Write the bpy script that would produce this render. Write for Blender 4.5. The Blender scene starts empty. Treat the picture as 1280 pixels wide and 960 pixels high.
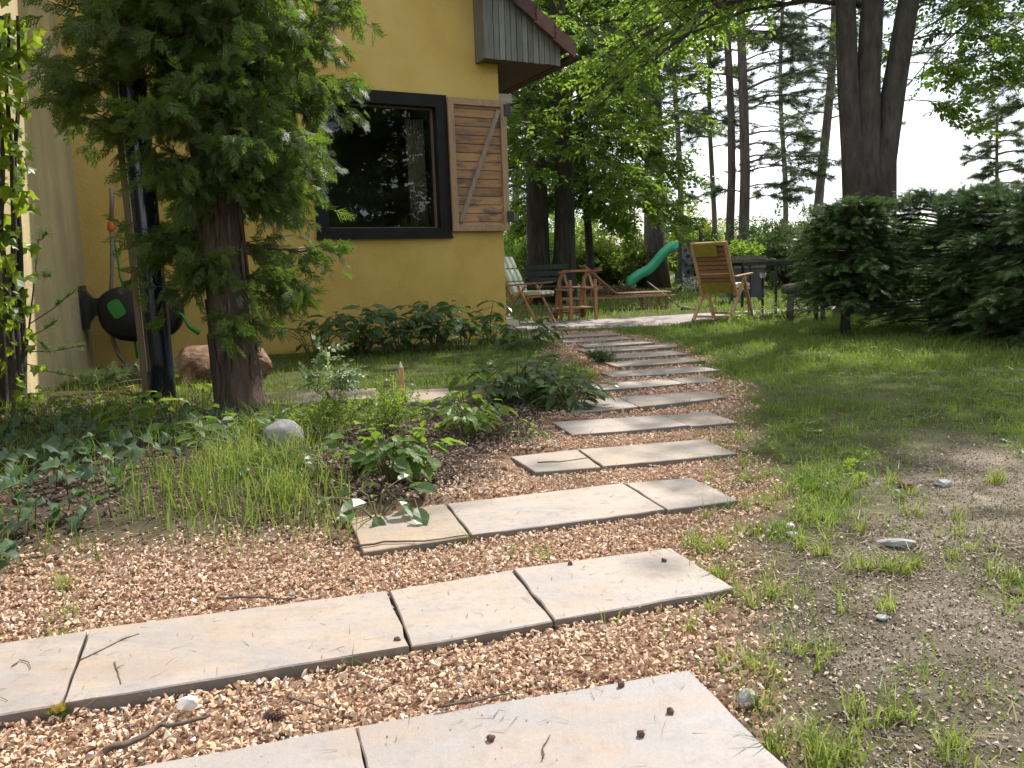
import bpy, math, random
import numpy as np
from mathutils import Vector, Matrix
random.seed(7)
rng = np.random.default_rng(7)
sc = bpy.context.scene
COL = sc.collection
RAD = math.radians

# ------------------------------------------------------------------ camera, sky, sun, exposure
FPX = 980.0
CAM = Vector((0, 0, 0.8))
RCAM = Matrix.Rotation(RAD(90 - 8.2), 3, 'X') @ Matrix.Rotation(RAD(-2.0), 3, 'Z')
cd = bpy.data.cameras.new('camera')
cam = bpy.data.objects.new('camera', cd)
COL.objects.link(cam)
cam.matrix_world = Matrix.Translation(CAM) @ RCAM.to_4x4()
cd.sensor_width = 36.0
cd.lens = 36.0 * FPX / 1280.0
cd.clip_start = 0.05
cd.clip_end = 3000
sc.camera = cam
SUN_AZ, SUN_EL = RAD(38), RAD(50)
SDIR = Vector((math.sin(SUN_AZ) * math.cos(SUN_EL), math.cos(SUN_AZ) * math.cos(SUN_EL), math.sin(SUN_EL)))
w = bpy.data.worlds.new('World')
sc.world = w
w.use_nodes = True
nt = w.node_tree
bg = nt.nodes['Background']
sky = nt.nodes.new('ShaderNodeTexSky')
sky.sky_type = 'NISHITA'
sky.sun_disc = False
sky.sun_elevation = SUN_EL
sky.sun_rotation = SUN_AZ
sky.dust_density = 2.0
tc = nt.nodes.new('ShaderNodeTexCoord')
mp = nt.nodes.new('ShaderNodeMapping')
mp.inputs['Scale'].default_value = (1, 1, 2.2)
nz = nt.nodes.new('ShaderNodeTexNoise')
nz.inputs['Scale'].default_value = 2.3
nz.inputs['Detail'].default_value = 7
nz.inputs['Roughness'].default_value = 0.55
rp = nt.nodes.new('ShaderNodeValToRGB')
rp.color_ramp.elements[0].position = 0.42
rp.color_ramp.elements[1].position = 0.60
mx = nt.nodes.new('ShaderNodeMix')
mx.data_type = 'RGBA'
mx.inputs[7].default_value = (13.5, 14.0, 14.6, 1)      # bright broken cloud, in the sky's own units
nt.links.new(tc.outputs['Generated'], mp.inputs[0])
nt.links.new(mp.outputs[0], nz.inputs['Vector'])
nt.links.new(nz.outputs['Fac'], rp.inputs[0])
nt.links.new(rp.outputs[0], mx.inputs[0])
nt.links.new(sky.outputs[0], mx.inputs[6])
nt.links.new(mx.outputs[2], bg.inputs[0])
bg.inputs[1].default_value = 0.108
sl = bpy.data.lights.new('sun', 'SUN')
sl.energy = 4.9
sl.angle = RAD(0.53)
sl.color = (1.0, 0.945, 0.865)
so = bpy.data.objects.new('sun', sl)
COL.objects.link(so)
so.rotation_euler = SDIR.to_track_quat('Z', 'Y').to_euler()
so.location = SDIR * 60
sc.view_settings.view_transform = 'Standard'
sc.view_settings.look = 'None'
sc.view_settings.exposure = 0.62
sc.view_settings.gamma = 1
sc.render.engine = 'CYCLES'
sc.cycles.max_bounces = 8
sc.cycles.transparent_max_bounces = 12
sc.cycles.use_denoising = True

# ------------------------------------------------------------------ measuring helpers (world points seen along a sight line)
def ray(px, py):
    return RCAM @ Vector(((px - 640) / FPX, (480 - py) / FPX, -1.0))
def G(px, py, z=0.0):
    d = ray(px, py)
    return CAM + d * ((z - CAM.z) / d.z)
def D(px, py, y):
    d = ray(px, py)
    return CAM + d * (y / d.y)
def onplane(px, py, p, n):
    d = ray(px, py)
    return CAM + d * ((p - CAM).dot(n) / d.dot(n))

# ------------------------------------------------------------------ materials
def newmat(name):
    m = bpy.data.materials.new(name)
    m.use_nodes = True
    t = m.node_tree
    return m, t, t.nodes['Principled BSDF']
def nd(t, kind, **kw):
    n = t.nodes.new(kind)
    for k, v in kw.items():
        setattr(n, k, v)
    return n
def noise(t, scale, detail=4, rough=0.55, stretch=None, coord='Object', dist=0.0):
    c = nd(t, 'ShaderNodeTexCoord')
    n = nd(t, 'ShaderNodeTexNoise')
    n.inputs['Scale'].default_value = scale
    n.inputs['Detail'].default_value = detail
    n.inputs['Roughness'].default_value = rough
    n.inputs['Distortion'].default_value = dist
    if stretch:
        m = nd(t, 'ShaderNodeMapping')
        m.inputs['Scale'].default_value = stretch
        t.links.new(c.outputs[coord], m.inputs[0])
        t.links.new(m.outputs[0], n.inputs['Vector'])
    else:
        t.links.new(c.outputs[coord], n.inputs['Vector'])
    return n.outputs['Fac']
def ramp(t, fac, stops, interp='LINEAR'):
    r = nd(t, 'ShaderNodeValToRGB')
    r.color_ramp.interpolation = interp
    e = r.color_ramp.elements
    while len(e) < len(stops):
        e.new(0.5)
    for i, (p, c) in enumerate(stops):
        e[i].position = p
        e[i].color = (*c, 1) if len(c) == 3 else c
    t.links.new(fac, r.inputs[0])
    return r.outputs[0]
def mix(t, fac, a, b, mode='MIX'):
    m = nd(t, 'ShaderNodeMix', data_type='RGBA', blend_type=mode)
    for s, v in ((0, fac), (6, a), (7, b)):
        if isinstance(v, (int, float)):
            m.inputs[s].default_value = v
        elif isinstance(v, tuple):
            m.inputs[s].default_value = (*v, 1)
        else:
            t.links.new(v, m.inputs[s])
    return m.outputs[2]
def math_(t, op, a, b=0.0):
    m = nd(t, 'ShaderNodeMath', operation=op)
    for s, v in ((0, a), (1, b)):
        if isinstance(v, (int, float)):
            m.inputs[s].default_value = v
        else:
            t.links.new(v, m.inputs[s])
    return m.outputs[0]
def bump(t, b, h, strength=0.4, dist=0.01):
    n = nd(t, 'ShaderNodeBump')
    n.inputs['Strength'].default_value = strength
    n.inputs['Distance'].default_value = dist
    t.links.new(h, n.inputs['Height'])
    t.links.new(n.outputs[0], b.inputs['Normal'])
def island(t):
    return nd(t, 'ShaderNodeNewGeometry').outputs['Random Per Island']
def objrand(t):
    return nd(t, 'ShaderNodeObjectInfo').outputs['Random']

def nd_sep(t, v, k):
    n = nd(t, 'ShaderNodeSeparateXYZ')
    t.links.new(v, n.inputs[0])
    return n.outputs[k]
def leafmat(name, stops, trans=0.35, tcol=(0.3, 0.45, 0.05), rough=0.45, per='island', spec=0.4):
    m, t, b = newmat(name)
    src = island(t) if per == 'island' else objrand(t)
    c = ramp(t, src, stops)
    c = mix(t, math_(t, 'MULTIPLY', noise(t, 9, 2), 0.45), c, (0.10, 0.11, 0.03))
    t.links.new(c, b.inputs['Base Color'])
    b.inputs['Roughness'].default_value = rough
    b.inputs['Specular IOR Level'].default_value = spec
    tr = nd(t, 'ShaderNodeBsdfTranslucent')
    t.links.new(mix(t, 0.65, c, tcol), tr.inputs[0])
    ms = nd(t, 'ShaderNodeMixShader')
    ms.inputs[0].default_value = trans
    t.links.new(b.outputs[0], ms.inputs[1])
    t.links.new(tr.outputs[0], ms.inputs[2])
    t.links.new(ms.outputs[0], t.nodes['Material Output'].inputs[0])
    return m
def solid(name, stops, scale=6, rough=0.6, bumps=None, stretch=None, per=None, spec=0.5, metal=0.0, detail=5, coord='Object'):
    m, t, b = newmat(name)
    n = noise(t, scale, detail, 0.6, stretch, coord)
    if per == 'island':
        n = math_(t, 'ADD', math_(t, 'MULTIPLY', n, 0.5), math_(t, 'MULTIPLY', island(t), 0.5))
    elif per == 'object':
        n = math_(t, 'ADD', math_(t, 'MULTIPLY', n, 0.6), math_(t, 'MULTIPLY', objrand(t), 0.4))
    t.links.new(ramp(t, n, stops), b.inputs['Base Color'])
    b.inputs['Roughness'].default_value = rough
    b.inputs['Specular IOR Level'].default_value = spec
    b.inputs['Metallic'].default_value = metal
    if bumps:
        bump(t, b, noise(t, bumps[0], 6, 0.65, stretch, coord), bumps[1], bumps[2])
    return m

M = {}
M['plaster_yellow'] = solid('plaster_yellow', [(.3, (.44, .295, .075)), (.5, (.53, .365, .10)), (.7, (.58, .42, .145))], 1.1, .85, (48, .6, .014), spec=.2, detail=8)
def wing_plaster():
    m, t, b = newmat('plaster_olive')
    c = ramp(t, noise(t, 1.6, 6), [(.3, (.41, .33, .165)), (.6, (.50, .41, .215)), (.8, (.56, .47, .27))])
    s = ramp(t, noise(t, 1.0, 6, .6, (2.6, 2.6, .4)), [(.40, (0, 0, 0)), (.75, (1, 1, 1))])
    c = mix(t, math_(t, 'MULTIPLY', s, .6), c, (.17, .14, .08))
    t.links.new(c, b.inputs['Base Color'])
    b.inputs['Roughness'].default_value = .9
    bump(t, b, noise(t, 40, 6), .4, .012)
    return m
M['plaster_olive'] = wing_plaster()
M['black_frame'] = solid('black_frame', [(.3, (.006, .0055, .005)), (.7, (.012, .011, .010))], 5, .6, spec=.2)
M['pipe_black'] = solid('pipe_black', [(.3, (.006, .008, .015)), (.7, (.014, .018, .03))], 3, .13, (30, .05, .003))
M['black_metal'] = solid('black_metal', [(.3, (.012, .012, .013)), (.7, (.025, .024, .023))], 9, .5)
M['black_plastic'] = solid('black_plastic', [(.3, (.008, .009, .011)), (.7, (.016, .017, .02))], 6, .4)
M['green_plastic'] = solid('green_plastic', [(.3, (.018, .17, .022)), (.7, (.026, .24, .032))], 4, .4)
M['slide_green'] = solid('slide_green', [(.3, (.06, .50, .27)), (.7, (.09, .60, .35))], 3, .35)
M['orange_plastic'] = solid('orange_plastic', [(.3, (.55, .12, .02)), (.7, (.65, .17, .03))], 8, .4)
M['hose_grey'] = solid('hose_grey', [(.3, (.19, .15, .13)), (.7, (.27, .22, .2))], 8, .45)
M['silver'] = solid('silver', [(.3, (.55, .55, .55)), (.7, (.7, .7, .7))], 8, .35, metal=.6)
def wood(name, cols, scale=3.0, stretch=(1, 14, 14), rough=.65, bs=.3, per='object', knots=False):
    m, t, b = newmat(name)
    g = noise(t, scale, 8, .65, stretch, dist=.6)
    n2 = noise(t, 2.2, 3)
    r = objrand(t) if per == 'object' else island(t)
    f = math_(t, 'ADD', math_(t, 'MULTIPLY', g, .6), math_(t, 'ADD', math_(t, 'MULTIPLY', n2, .25), math_(t, 'MULTIPLY', r, .22)))
    c = ramp(t, f, cols)
    if knots:
        s = ramp(t, noise(t, 3.3, 5, .6, (1.1, 1.1, 3.2)), [(.53, (0, 0, 0)), (.66, (1, 1, 1))])
        c = mix(t, math_(t, 'MULTIPLY', s, .8), c, (.055, .045, .04))
    t.links.new(c, b.inputs['Base Color'])
    b.inputs['Roughness'].default_value = rough
    bump(t, b, g, bs, .004)
    return m
M['shutter_wood'] = wood('shutter_wood', [(.3, (.11, .06, .03)), (.5, (.29, .15, .06)), (.72, (.42, .24, .10))], knots=True, stretch=(1.2, 1.2, 16))
M['shutter_rail'] = wood('shutter_rail', [(.3, (.12, .07, .035)), (.5, (.26, .15, .07)), (.72, (.34, .235, .135))], stretch=(8, 8, 2))
M['grey_wood'] = wood('grey_wood', [(.3, (.055, .055, .04)), (.5, (.12, .12, .09)), (.75, (.2, .2, .155))], stretch=(12, 12, 1))
M['soffit_wood'] = wood('soffit_wood', [(.3, (.045, .026, .017)), (.6, (.09, .05, .03)), (.8, (.13, .075, .045))], stretch=(1, 1, 1))
M['teak'] = wood('teak', [(.3, (.15, .075, .035)), (.5, (.27, .14, .065)), (.72, (.37, .215, .115))], stretch=(9, 9, 9), per='island')
M['old_teak'] = wood('old_teak', [(.3, (.22, .12, .05)), (.5, (.38, .22, .10)), (.72, (.48, .32, .17))], stretch=(9, 9, 9), per='island')
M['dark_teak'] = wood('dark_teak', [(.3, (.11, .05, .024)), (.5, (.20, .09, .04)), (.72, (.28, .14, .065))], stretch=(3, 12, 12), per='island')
M['post_wood'] = wood('post_wood', [(.3, (.07, .05, .028)), (.5, (.14, .10, .055)), (.75, (.20, .15, .085))], stretch=(14, 14, 1.2))
M['dark_wood'] = wood('dark_wood', [(.3, (.03, .022, .017)), (.5, (.06, .045, .035)), (.75, (.11, .085, .06))], stretch=(6, 6, 6))
M['cut_wood'] = wood('cut_wood', [(.3, (.36, .17, .06)), (.5, (.48, .26, .1)), (.75, (.55, .33, .15))], stretch=(5, 5, 5))
M['twig'] = solid('twig', [(.3, (.05, .035, .025)), (.7, (.14, .1, .07))], 40, .85)
M['roof_tile'] = solid('roof_tile', [(.3, (.055, .026, .02)), (.55, (.115, .052, .038)), (.8, (.18, .09, .065))], 9, .75, (50, .4, .005), per='object')
M['gutter'] = solid('gutter', [(.3, (.022, .018, .017)), (.7, (.045, .038, .035))], 8, .5)
M['cushion_olive'] = solid('cushion_olive', [(.3, (.18, .16, .025)), (.7, (.25, .22, .04))], 14, .9, (240, .3, .002), spec=.1)
def stripes():
    m, t, b = newmat('striped_cushion')
    c = nd(t, 'ShaderNodeTexCoord')
    s = nd(t, 'ShaderNodeSeparateXYZ')
    t.links.new(c.outputs['Object'], s.inputs[0])
    v = math_(t, 'SINE', math_(t, 'MULTIPLY', s.outputs['Y'], 38.0))
    col = ramp(t, math_(t, 'ADD', math_(t, 'MULTIPLY', v, .5), .5), [(.15, (.30, .36, .24)), (.4, (.46, .50, .37)), (.75, (.66, .66, .54))])
    t.links.new(col, b.inputs['Base Color'])
    b.inputs['Roughness'].default_value = .9
    bump(t, b, noise(t, 60, 4), .3, .004)
    return m
M['striped_cushion'] = stripes()
M['cream_cloth'] = solid('cream_cloth', [(.3, (.62, .58, .5)), (.7, (.74, .71, .64))], 9, .9, spec=.1)
M['climb_grey'] = solid('climb_grey', [(.3, (.20, .20, .22)), (.7, (.29, .29, .32))], 2.5, .8)
M['panel_grey'] = solid('panel_grey', [(.3, (.05, .05, .055)), (.7, (.10, .10, .105))], 4, .7)
M['moss_wood'] = solid('moss_wood', [(.3, (.05, .05, .03)), (.55, (.10, .09, .055)), (.75, (.17, .15, .1))], 14, .9, (40, .6, .02))
M['bench_green'] = solid('bench_green', [(.3, (.008, .022, .014)), (.7, (.016, .04, .026))], 6, .5)
M['bark_thuja'] = solid('bark_thuja', [(.3, (.045, .028, .018)), (.5, (.095, .062, .042)), (.75, (.16, .11, .075))], 5, .95, (7, .9, .05), stretch=(5, 5, .5))
M['bark_grey'] = solid('bark_grey', [(.3, (.036, .029, .023)), (.5, (.07, .058, .048)), (.75, (.12, .10, .082))], 3, .95, (5, .9, .06), stretch=(4, 4, 1))
M['bark_dark'] = solid('bark_dark', [(.3, (.022, .018, .014)), (.5, (.045, .038, .03)), (.75, (.08, .07, .055))], 3, .95, (5, .9, .06), stretch=(4, 4, .8))
M['bark_pine'] = solid('bark_pine', [(.3, (.075, .056, .047)), (.5, (.14, .108, .092)), (.75, (.22, .172, .148))], 3, .95, (5, .9, .06), stretch=(3, 3, .7))
M['stem'] = solid('stem', [(.3, (.06, .07, .02)), (.7, (.13, .12, .04))], 12, .7)
M['rock_red'] = solid('rock_red', [(.36, (.085, .045, .03)), (.5, (.20, .11, .07)), (.66, (.30, .19, .13))], 9, .9, (26, .9, .04), detail=9)
M['rock_grey'] = solid('rock_grey', [(.3, (.13, .12, .12)), (.5, (.215, .20, .205)), (.75, (.30, .285, .295))], 6, .9, (40, .6, .01))
M['rock_white'] = solid('rock_white', [(.3, (.6, .58, .56)), (.7, (.75, .73, .7))], 20, .8, (60, .5, .004))
M['rock_slate'] = solid('rock_slate', [(.3, (.16, .16, .15)), (.7, (.30, .30, .28))], 12, .7, (50, .5, .004))
M['cone_brown'] = solid('cone_brown', [(.3, (.045, .02, .014)), (.7, (.14, .065, .045))], 60, .8, (120, .6, .004))
M['gravel'] = None
def gravelmat(name, stops, rough=.85):
    m, t, b = newmat(name)
    c = ramp(t, island(t), stops)
    c = mix(t, math_(t, 'MULTIPLY', noise(t, 60, 3), .4), c, (.38, .235, .15), 'MIX')
    t.links.new(c, b.inputs['Base Color'])
    b.inputs['Roughness'].default_value = rough
    bump(t, b, noise(t, 160, 3), .35, .003)
    return m
M['gravel'] = gravelmat('gravel', [(0, (.20, .11, .065)), (.08, (.41, .245, .145)), (.4, (.55, .365, .225)), (.75, (.62, .45, .305)), (.94, (.68, .56, .44)), (1, (.74, .69, .62))])
M['pebble'] = gravelmat('pebble', [(0, (.15, .12, .095)), (.4, (.27, .23, .18)), (.75, (.40, .35, .29)), (.95, (.5, .45, .4)), (1, (.6, .57, .52))])
M['mulch'] = gravelmat('mulch', [(0, (.022, .014, .011)), (.4, (.07, .045, .035)), (.75, (.16, .11, .086)), (1, (.36, .27, .22))])
M['leaf_litter'] = gravelmat('leaf_litter', [(0, (.04, .026, .018)), (.4, (.085, .055, .036)), (.75, (.16, .105, .07)), (1, (.30, .215, .14))])
def slabmat():
    m, t, b = newmat('sandstone_slab')
    r = nd(t, 'ShaderNodeAttribute', attribute_type='OBJECT', attribute_name='tone').outputs['Fac']
    geo = nd(t, 'ShaderNodeNewGeometry')
    def wn(scale, detail, rough, stretch=(1, 1, 1), dist=0.0, off=0.0):
        mpn = nd(t, 'ShaderNodeMapping')
        mpn.inputs['Scale'].default_value = stretch
        mpn.inputs['Location'].default_value = (off, off * .7, 0)
        mpn.inputs['Rotation'].default_value = (0, 0, -.2)
        t.links.new(geo.outputs['Position'], mpn.inputs[0])
        n = nd(t, 'ShaderNodeTexNoise')
        n.inputs['Scale'].default_value = scale
        n.inputs['Detail'].default_value = detail
        n.inputs['Roughness'].default_value = rough
        n.inputs['Distortion'].default_value = dist
        t.links.new(mpn.outputs[0], n.inputs['Vector'])
        return n.outputs['Fac']
    warm = ramp(t, r, [(0, (.31, .235, .155)), (.3, (.335, .275, .225)), (.6, (.315, .262, .22)), (1, (.255, .235, .225))])
    c = mix(t, ramp(t, wn(2.2, 8, .66, (1, 2.4, 1), 1.3, 3.3), [(.44, (0, 0, 0)), (.64, (.8, .8, .8))]), warm, (.225, .215, .215))
    c = mix(t, ramp(t, wn(2.9, 6, .6, (1, 2.2, 1), .8, 9.1), [(.50, (0, 0, 0)), (.70, (.6, .6, .6))]), c, (.31, .215, .14))
    c = mix(t, ramp(t, wn(4.5, 8, .7, (1, 3, 1), .4, 1.7), [(.52, (0, 0, 0)), (.72, (.55, .55, .55))]), c, (.34, .30, .265))
    c = mix(t, ramp(t, wn(28, 7, .72), [(.52, (0, 0, 0)), (.70, (.6, .6, .6))]), c, (.19, .165, .145))
    c = mix(t, ramp(t, wn(170, 4, .7), [(.60, (0, 0, 0)), (.74, (.75, .75, .75))]), c, (.18, .155, .13))
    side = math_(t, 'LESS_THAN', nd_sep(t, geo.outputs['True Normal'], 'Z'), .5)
    c = mix(t, math_(t, 'MULTIPLY', side, .8), c, (.12, .10, .08))       # sawn edges damp and soiled, with their shade painted in too
    t.links.new(c, b.inputs['Base Color'])
    rr = nd(t, 'ShaderNodeMapRange')
    t.links.new(wn(7, 4, .6), rr.inputs[0])
    rr.inputs[3].default_value = .45
    rr.inputs[4].default_value = .75
    t.links.new(rr.outputs[0], b.inputs['Roughness'])
    bump(t, b, math_(t, 'ADD', wn(14, 7, .65), math_(t, 'MULTIPLY', wn(110, 5, .7), .4)), .4, .008)
    return m
M['slab'] = slabmat()
M['patio'] = None
def patiomat():
    m, t, b = newmat('patio_paving')
    br = nd(t, 'ShaderNodeTexBrick')
    c0 = nd(t, 'ShaderNodeTexCoord')
    t.links.new(c0.outputs['Object'], br.inputs[0])
    br.inputs['Scale'].default_value = 1.0
    br.inputs['Brick Width'].default_value = .4
    br.inputs['Row Height'].default_value = .4
    br.inputs['Mortar Size'].default_value = .008
    br.inputs['Color1'].default_value = (.25, .205, .195, 1)
    br.inputs['Color2'].default_value = (.31, .26, .245, 1)
    br.inputs['Mortar'].default_value = (.12, .11, .08, 1)
    c = mix(t, ramp(t, noise(t, 4, 5), [(.4, (0, 0, 0)), (.8, (.6, .6, .6))]), br.outputs[0], (.19, .165, .155))
    t.links.new(c, b.inputs['Base Color'])
    b.inputs['Roughness'].default_value = .8
    return m
M['patio'] = patiomat()
def groundmat():
    m, t, b = newmat('ground_soil')
    a = nd(t, 'ShaderNodeVertexColor', layer_name='soil')
    s = nd(t, 'ShaderNodeSeparateColor')
    t.links.new(a.outputs[0], s.inputs[0])
    fine = noise(t, 95, 9, .8)
    mid = noise(t, 5, 6, .65)
    dirt = ramp(t, math_(t, 'ADD', math_(t, 'MULTIPLY', fine, .6), math_(t, 'MULTIPLY', mid, .4)), [(.36, (.075, .058, .041)), (.46, (.18, .145, .106)), (.55, (.28, .235, .178)), (.68, (.44, .38, .305))])
    moss = ramp(t, noise(t, 2.4, 7, .7), [(.46, (0, 0, 0)), (.60, (.85, .85, .85))])
    dirt = mix(t, moss, dirt, ramp(t, fine, [(.35, (.03, .026, .014)), (.5, (.075, .068, .034)), (.68, (.15, .135, .075))]))
    gr = ramp(t, fine, [(.3, (.035, .042, .014)), (.55, (.08, .09, .028)), (.75, (.14, .125, .06))])
    gv = ramp(t, noise(t, 110, 5, .7), [(.3, (.15, .085, .055)), (.55, (.36, .215, .14)), (.8, (.52, .35, .25))])
    mu = ramp(t, noise(t, 80, 5, .7), [(.3, (.022, .015, .011)), (.55, (.06, .04, .03)), (.8, (.15, .10, .078))])
    c = mix(t, s.outputs[1], dirt, gr)
    c = mix(t, s.outputs[2], c, mu)
    c = mix(t, s.outputs[0], c, gv)
    t.links.new(c, b.inputs['Base Color'])
    b.inputs['Roughness'].default_value = .95
    b.inputs['Specular IOR Level'].default_value = .15
    bump(t, b, math_(t, 'ADD', fine, math_(t, 'MULTIPLY', mid, .5)), .8, .02)
    return m
M['ground'] = groundmat()
def glassmat():
    m, t, b = newmat('window_glass')
    tr = nd(t, 'ShaderNodeBsdfTransparent')
    tr.inputs[0].default_value = (.75, .78, .76, 1)
    gl = nd(t, 'ShaderNodeBsdfGlossy')
    gl.inputs['Roughness'].default_value = .015
    fr = nd(t, 'ShaderNodeFresnel')
    fr.inputs[0].default_value = 1.5
    ms = nd(t, 'ShaderNodeMixShader')
    t.links.new(fr.outputs[0], ms.inputs[0])
    t.links.new(tr.outputs[0], ms.inputs[1])
    t.links.new(gl.outputs[0], ms.inputs[2])
    t.links.new(ms.outputs[0], t.nodes['Material Output'].inputs[0])
    return m
M['glass'] = glassmat()
M['room'] = solid('room_wall', [(.3, (.42, .39, .34)), (.7, (.52, .49, .43))], 2, .9)
M['curtain'] = solid('curtain_cloth', [(.3, (.30, .24, .16)), (.7, (.42, .35, .25))], 4, .9)
# leaves
M['l_thuja'] = leafmat('thuja_scales', [(0, (.032, .062, .015)), (.5, (.062, .106, .023)), (.85, (.10, .155, .032)), (1, (.14, .125, .045))], .4, (.28, .46, .05), .55)
M['l_spruce'] = leafmat('spruce_needles', [(0, (.028, .056, .022)), (.5, (.056, .105, .036)), (.85, (.095, .16, .048)), (1, (.15, .20, .06))], .25, (.16, .32, .06), .5)
M['l_pine'] = leafmat('pine_needles', [(0, (.035, .06, .04)), (.5, (.055, .092, .055)), (1, (.095, .14, .08))], .25, (.2, .3, .08), .5)
M['l_pine_young'] = leafmat('young_pine_needles', [(0, (.06, .10, .05)), (.5, (.10, .16, .07)), (1, (.17, .24, .11))], .25, (.3, .42, .12), .5)
M['l_beech'] = leafmat('broad_leaves', [(0, (.035, .07, .014)), (.4, (.06, .11, .02)), (.8, (.095, .155, .03)), (1, (.14, .20, .04))], .52, (.34, .54, .05), .42)
M['l_dark'] = leafmat('dark_broad_leaves', [(0, (.014, .034, .010)), (.5, (.026, .056, .014)), (1, (.05, .09, .02))], .38, (.14, .28, .03), .45)
M['l_bright'] = leafmat('yellow_green_leaves', [(0, (.055, .10, .016)), (.5, (.10, .16, .025)), (1, (.17, .22, .04))], .48, (.42, .55, .06), .5)
M['l_far'] = leafmat('far_leaves', [(0, (.045, .08, .03)), (.5, (.07, .12, .042)), (1, (.11, .165, .065))], .4, (.25, .4, .08), .5)
M['l_bed'] = leafmat('bed_leaves', [(0, (.04, .09, .018)), (.5, (.06, .125, .025)), (1, (.10, .17, .035))], .4, (.35, .55, .05), .55, 'object')
M['l_bed_light'] = leafmat('light_bed_leaves', [(0, (.07, .13, .022)), (.5, (.10, .18, .03)), (1, (.15, .23, .05))], .42, (.42, .58, .06), .45, 'object')
M['l_bed_dark'] = leafmat('dark_bed_leaves', [(0, (.022, .055, .018)), (.5, (.036, .08, .024)), (1, (.06, .115, .032))], .3, (.2, .38, .05), .3, 'object')
M['l_ivy'] = leafmat('ivy_leaves', [(0, (.020, .052, .030)), (.5, (.034, .078, .044)), (.85, (.052, .108, .052)), (1, (.09, .15, .055))], .25, (.2, .4, .1), .52, 'object', .3)
M['l_vine'] = leafmat('vine_leaves', [(0, (.06, .12, .015)), (.5, (.10, .19, .022)), (1, (.17, .26, .035))], .5, (.5, .68, .05), .4, 'object')
M['l_wall'] = leafmat('wall_plant_leaves', [(0, (.03, .07, .03)), (.5, (.045, .095, .038)), (1, (.075, .14, .05))], .3, (.2, .38, .06), .35, 'object')
M['l_glare'] = leafmat('glare_painted_leaves', [(0, (.035, .09, .02)), (.86, (.08, .15, .035)), (.89, (.5, .54, .42)), (1, (.70, .72, .64))], .35, (.5, .6, .3), .4)  # white glare painted into the colour of some green leaves
M['l_fine'] = leafmat('fine_light_leaves', [(0, (.07, .14, .02)), (.6, (.12, .20, .03)), (1, (.22, .27, .05))], .45, (.45, .6, .06), .45)
M['l_weed'] = leafmat('weed_leaves', [(0, (.035, .08, .016)), (.6, (.07, .13, .025)), (1, (.14, .19, .04))], .4, (.4, .55, .05), .42)
M['grass'] = leafmat('grass_blades', [(0, (.065, .11, .015)), (.5, (.115, .185, .024)), (.85, (.175, .235, .038)), (1, (.28, .26, .10))], .4, (.32, .5, .05), .5)
M['grass_pale'] = leafmat('pale_grass_blades', [(0, (.07, .12, .02)), (.5, (.13, .19, .03)), (.85, (.22, .26, .06)), (1, (.36, .31, .14))], .42, (.5, .6, .12), .5)
M['straw'] = leafmat('dry_straw', [(0, (.16, .12, .06)), (.5, (.28, .23, .11)), (.8, (.17, .17, .06)), (1, (.42, .36, .22))], .2, (.4, .35, .15), .7)
M['moss_green'] = leafmat('moss_and_weeds', [(0, (.04, .055, .015)), (.5, (.08, .095, .028)), (.8, (.13, .12, .05)), (1, (.20, .17, .09))], .25, (.25, .3, .06), .8)
M['moss_yellow'] = leafmat('yellow_moss', [(0, (.35, .26, .015)), (1, (.6, .45, .03))], .2, (.6, .5, .05), .8)
M['flower_white'] = leafmat('white_petals', [(0, (.55, .58, .5)), (1, (.75, .75, .72))], .3, (.7, .7, .6), .6)

# ------------------------------------------------------------------ object helpers
def thing(name, label, cat, loc=(0, 0, 0), rotz=0.0, group=None):
    o = bpy.data.objects.new(name, None)
    o.empty_display_size = .1
    COL.objects.link(o)
    o.location = loc
    o.rotation_euler = (0, 0, rotz)
    o['label'] = label
    o['category'] = cat
    if group:
        o['group'] = group
    return o
def tag(o, label, cat=None, group=None):
    o['label'] = label
    if cat:
        o['category'] = cat
    if group:
        o['group'] = group
    return o
def link(name, me, mat=None, parent=None):
    o = bpy.data.objects.new(name, me)
    COL.objects.link(o)
    if mat and not me.materials:
        me.materials.append(mat)
    if parent:
        o.parent = parent
    return o
def kind(o, k):
    o['kind'] = k
    return o

def np_mesh(name, V, T):
    V = np.asarray(V, dtype=np.float32).reshape(-1, 3)
    T = np.asarray(T, dtype=np.int32).reshape(-1, 3)
    me = bpy.data.meshes.new(name)
    me.vertices.add(len(V))
    me.vertices.foreach_set('co', V.ravel())
    me.loops.add(len(T) * 3)
    me.loops.foreach_set('vertex_index', T.ravel())
    me.polygons.add(len(T))
    me.polygons.foreach_set('loop_start', np.arange(0, len(T) * 3, 3, dtype=np.int32))
    me.polygons.foreach_set('use_smooth', np.zeros(len(T), dtype=bool))
    me.update(calc_edges=True)
    return me
def np_obj(name, V, T, mat, parent=None, origin=None):
    V = np.asarray(V, dtype=np.float32).reshape(-1, 3)
    if origin is not None:
        V = V - np.array(origin, dtype=np.float32)
    return link(name, np_mesh(name, V, T), mat, parent)

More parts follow.
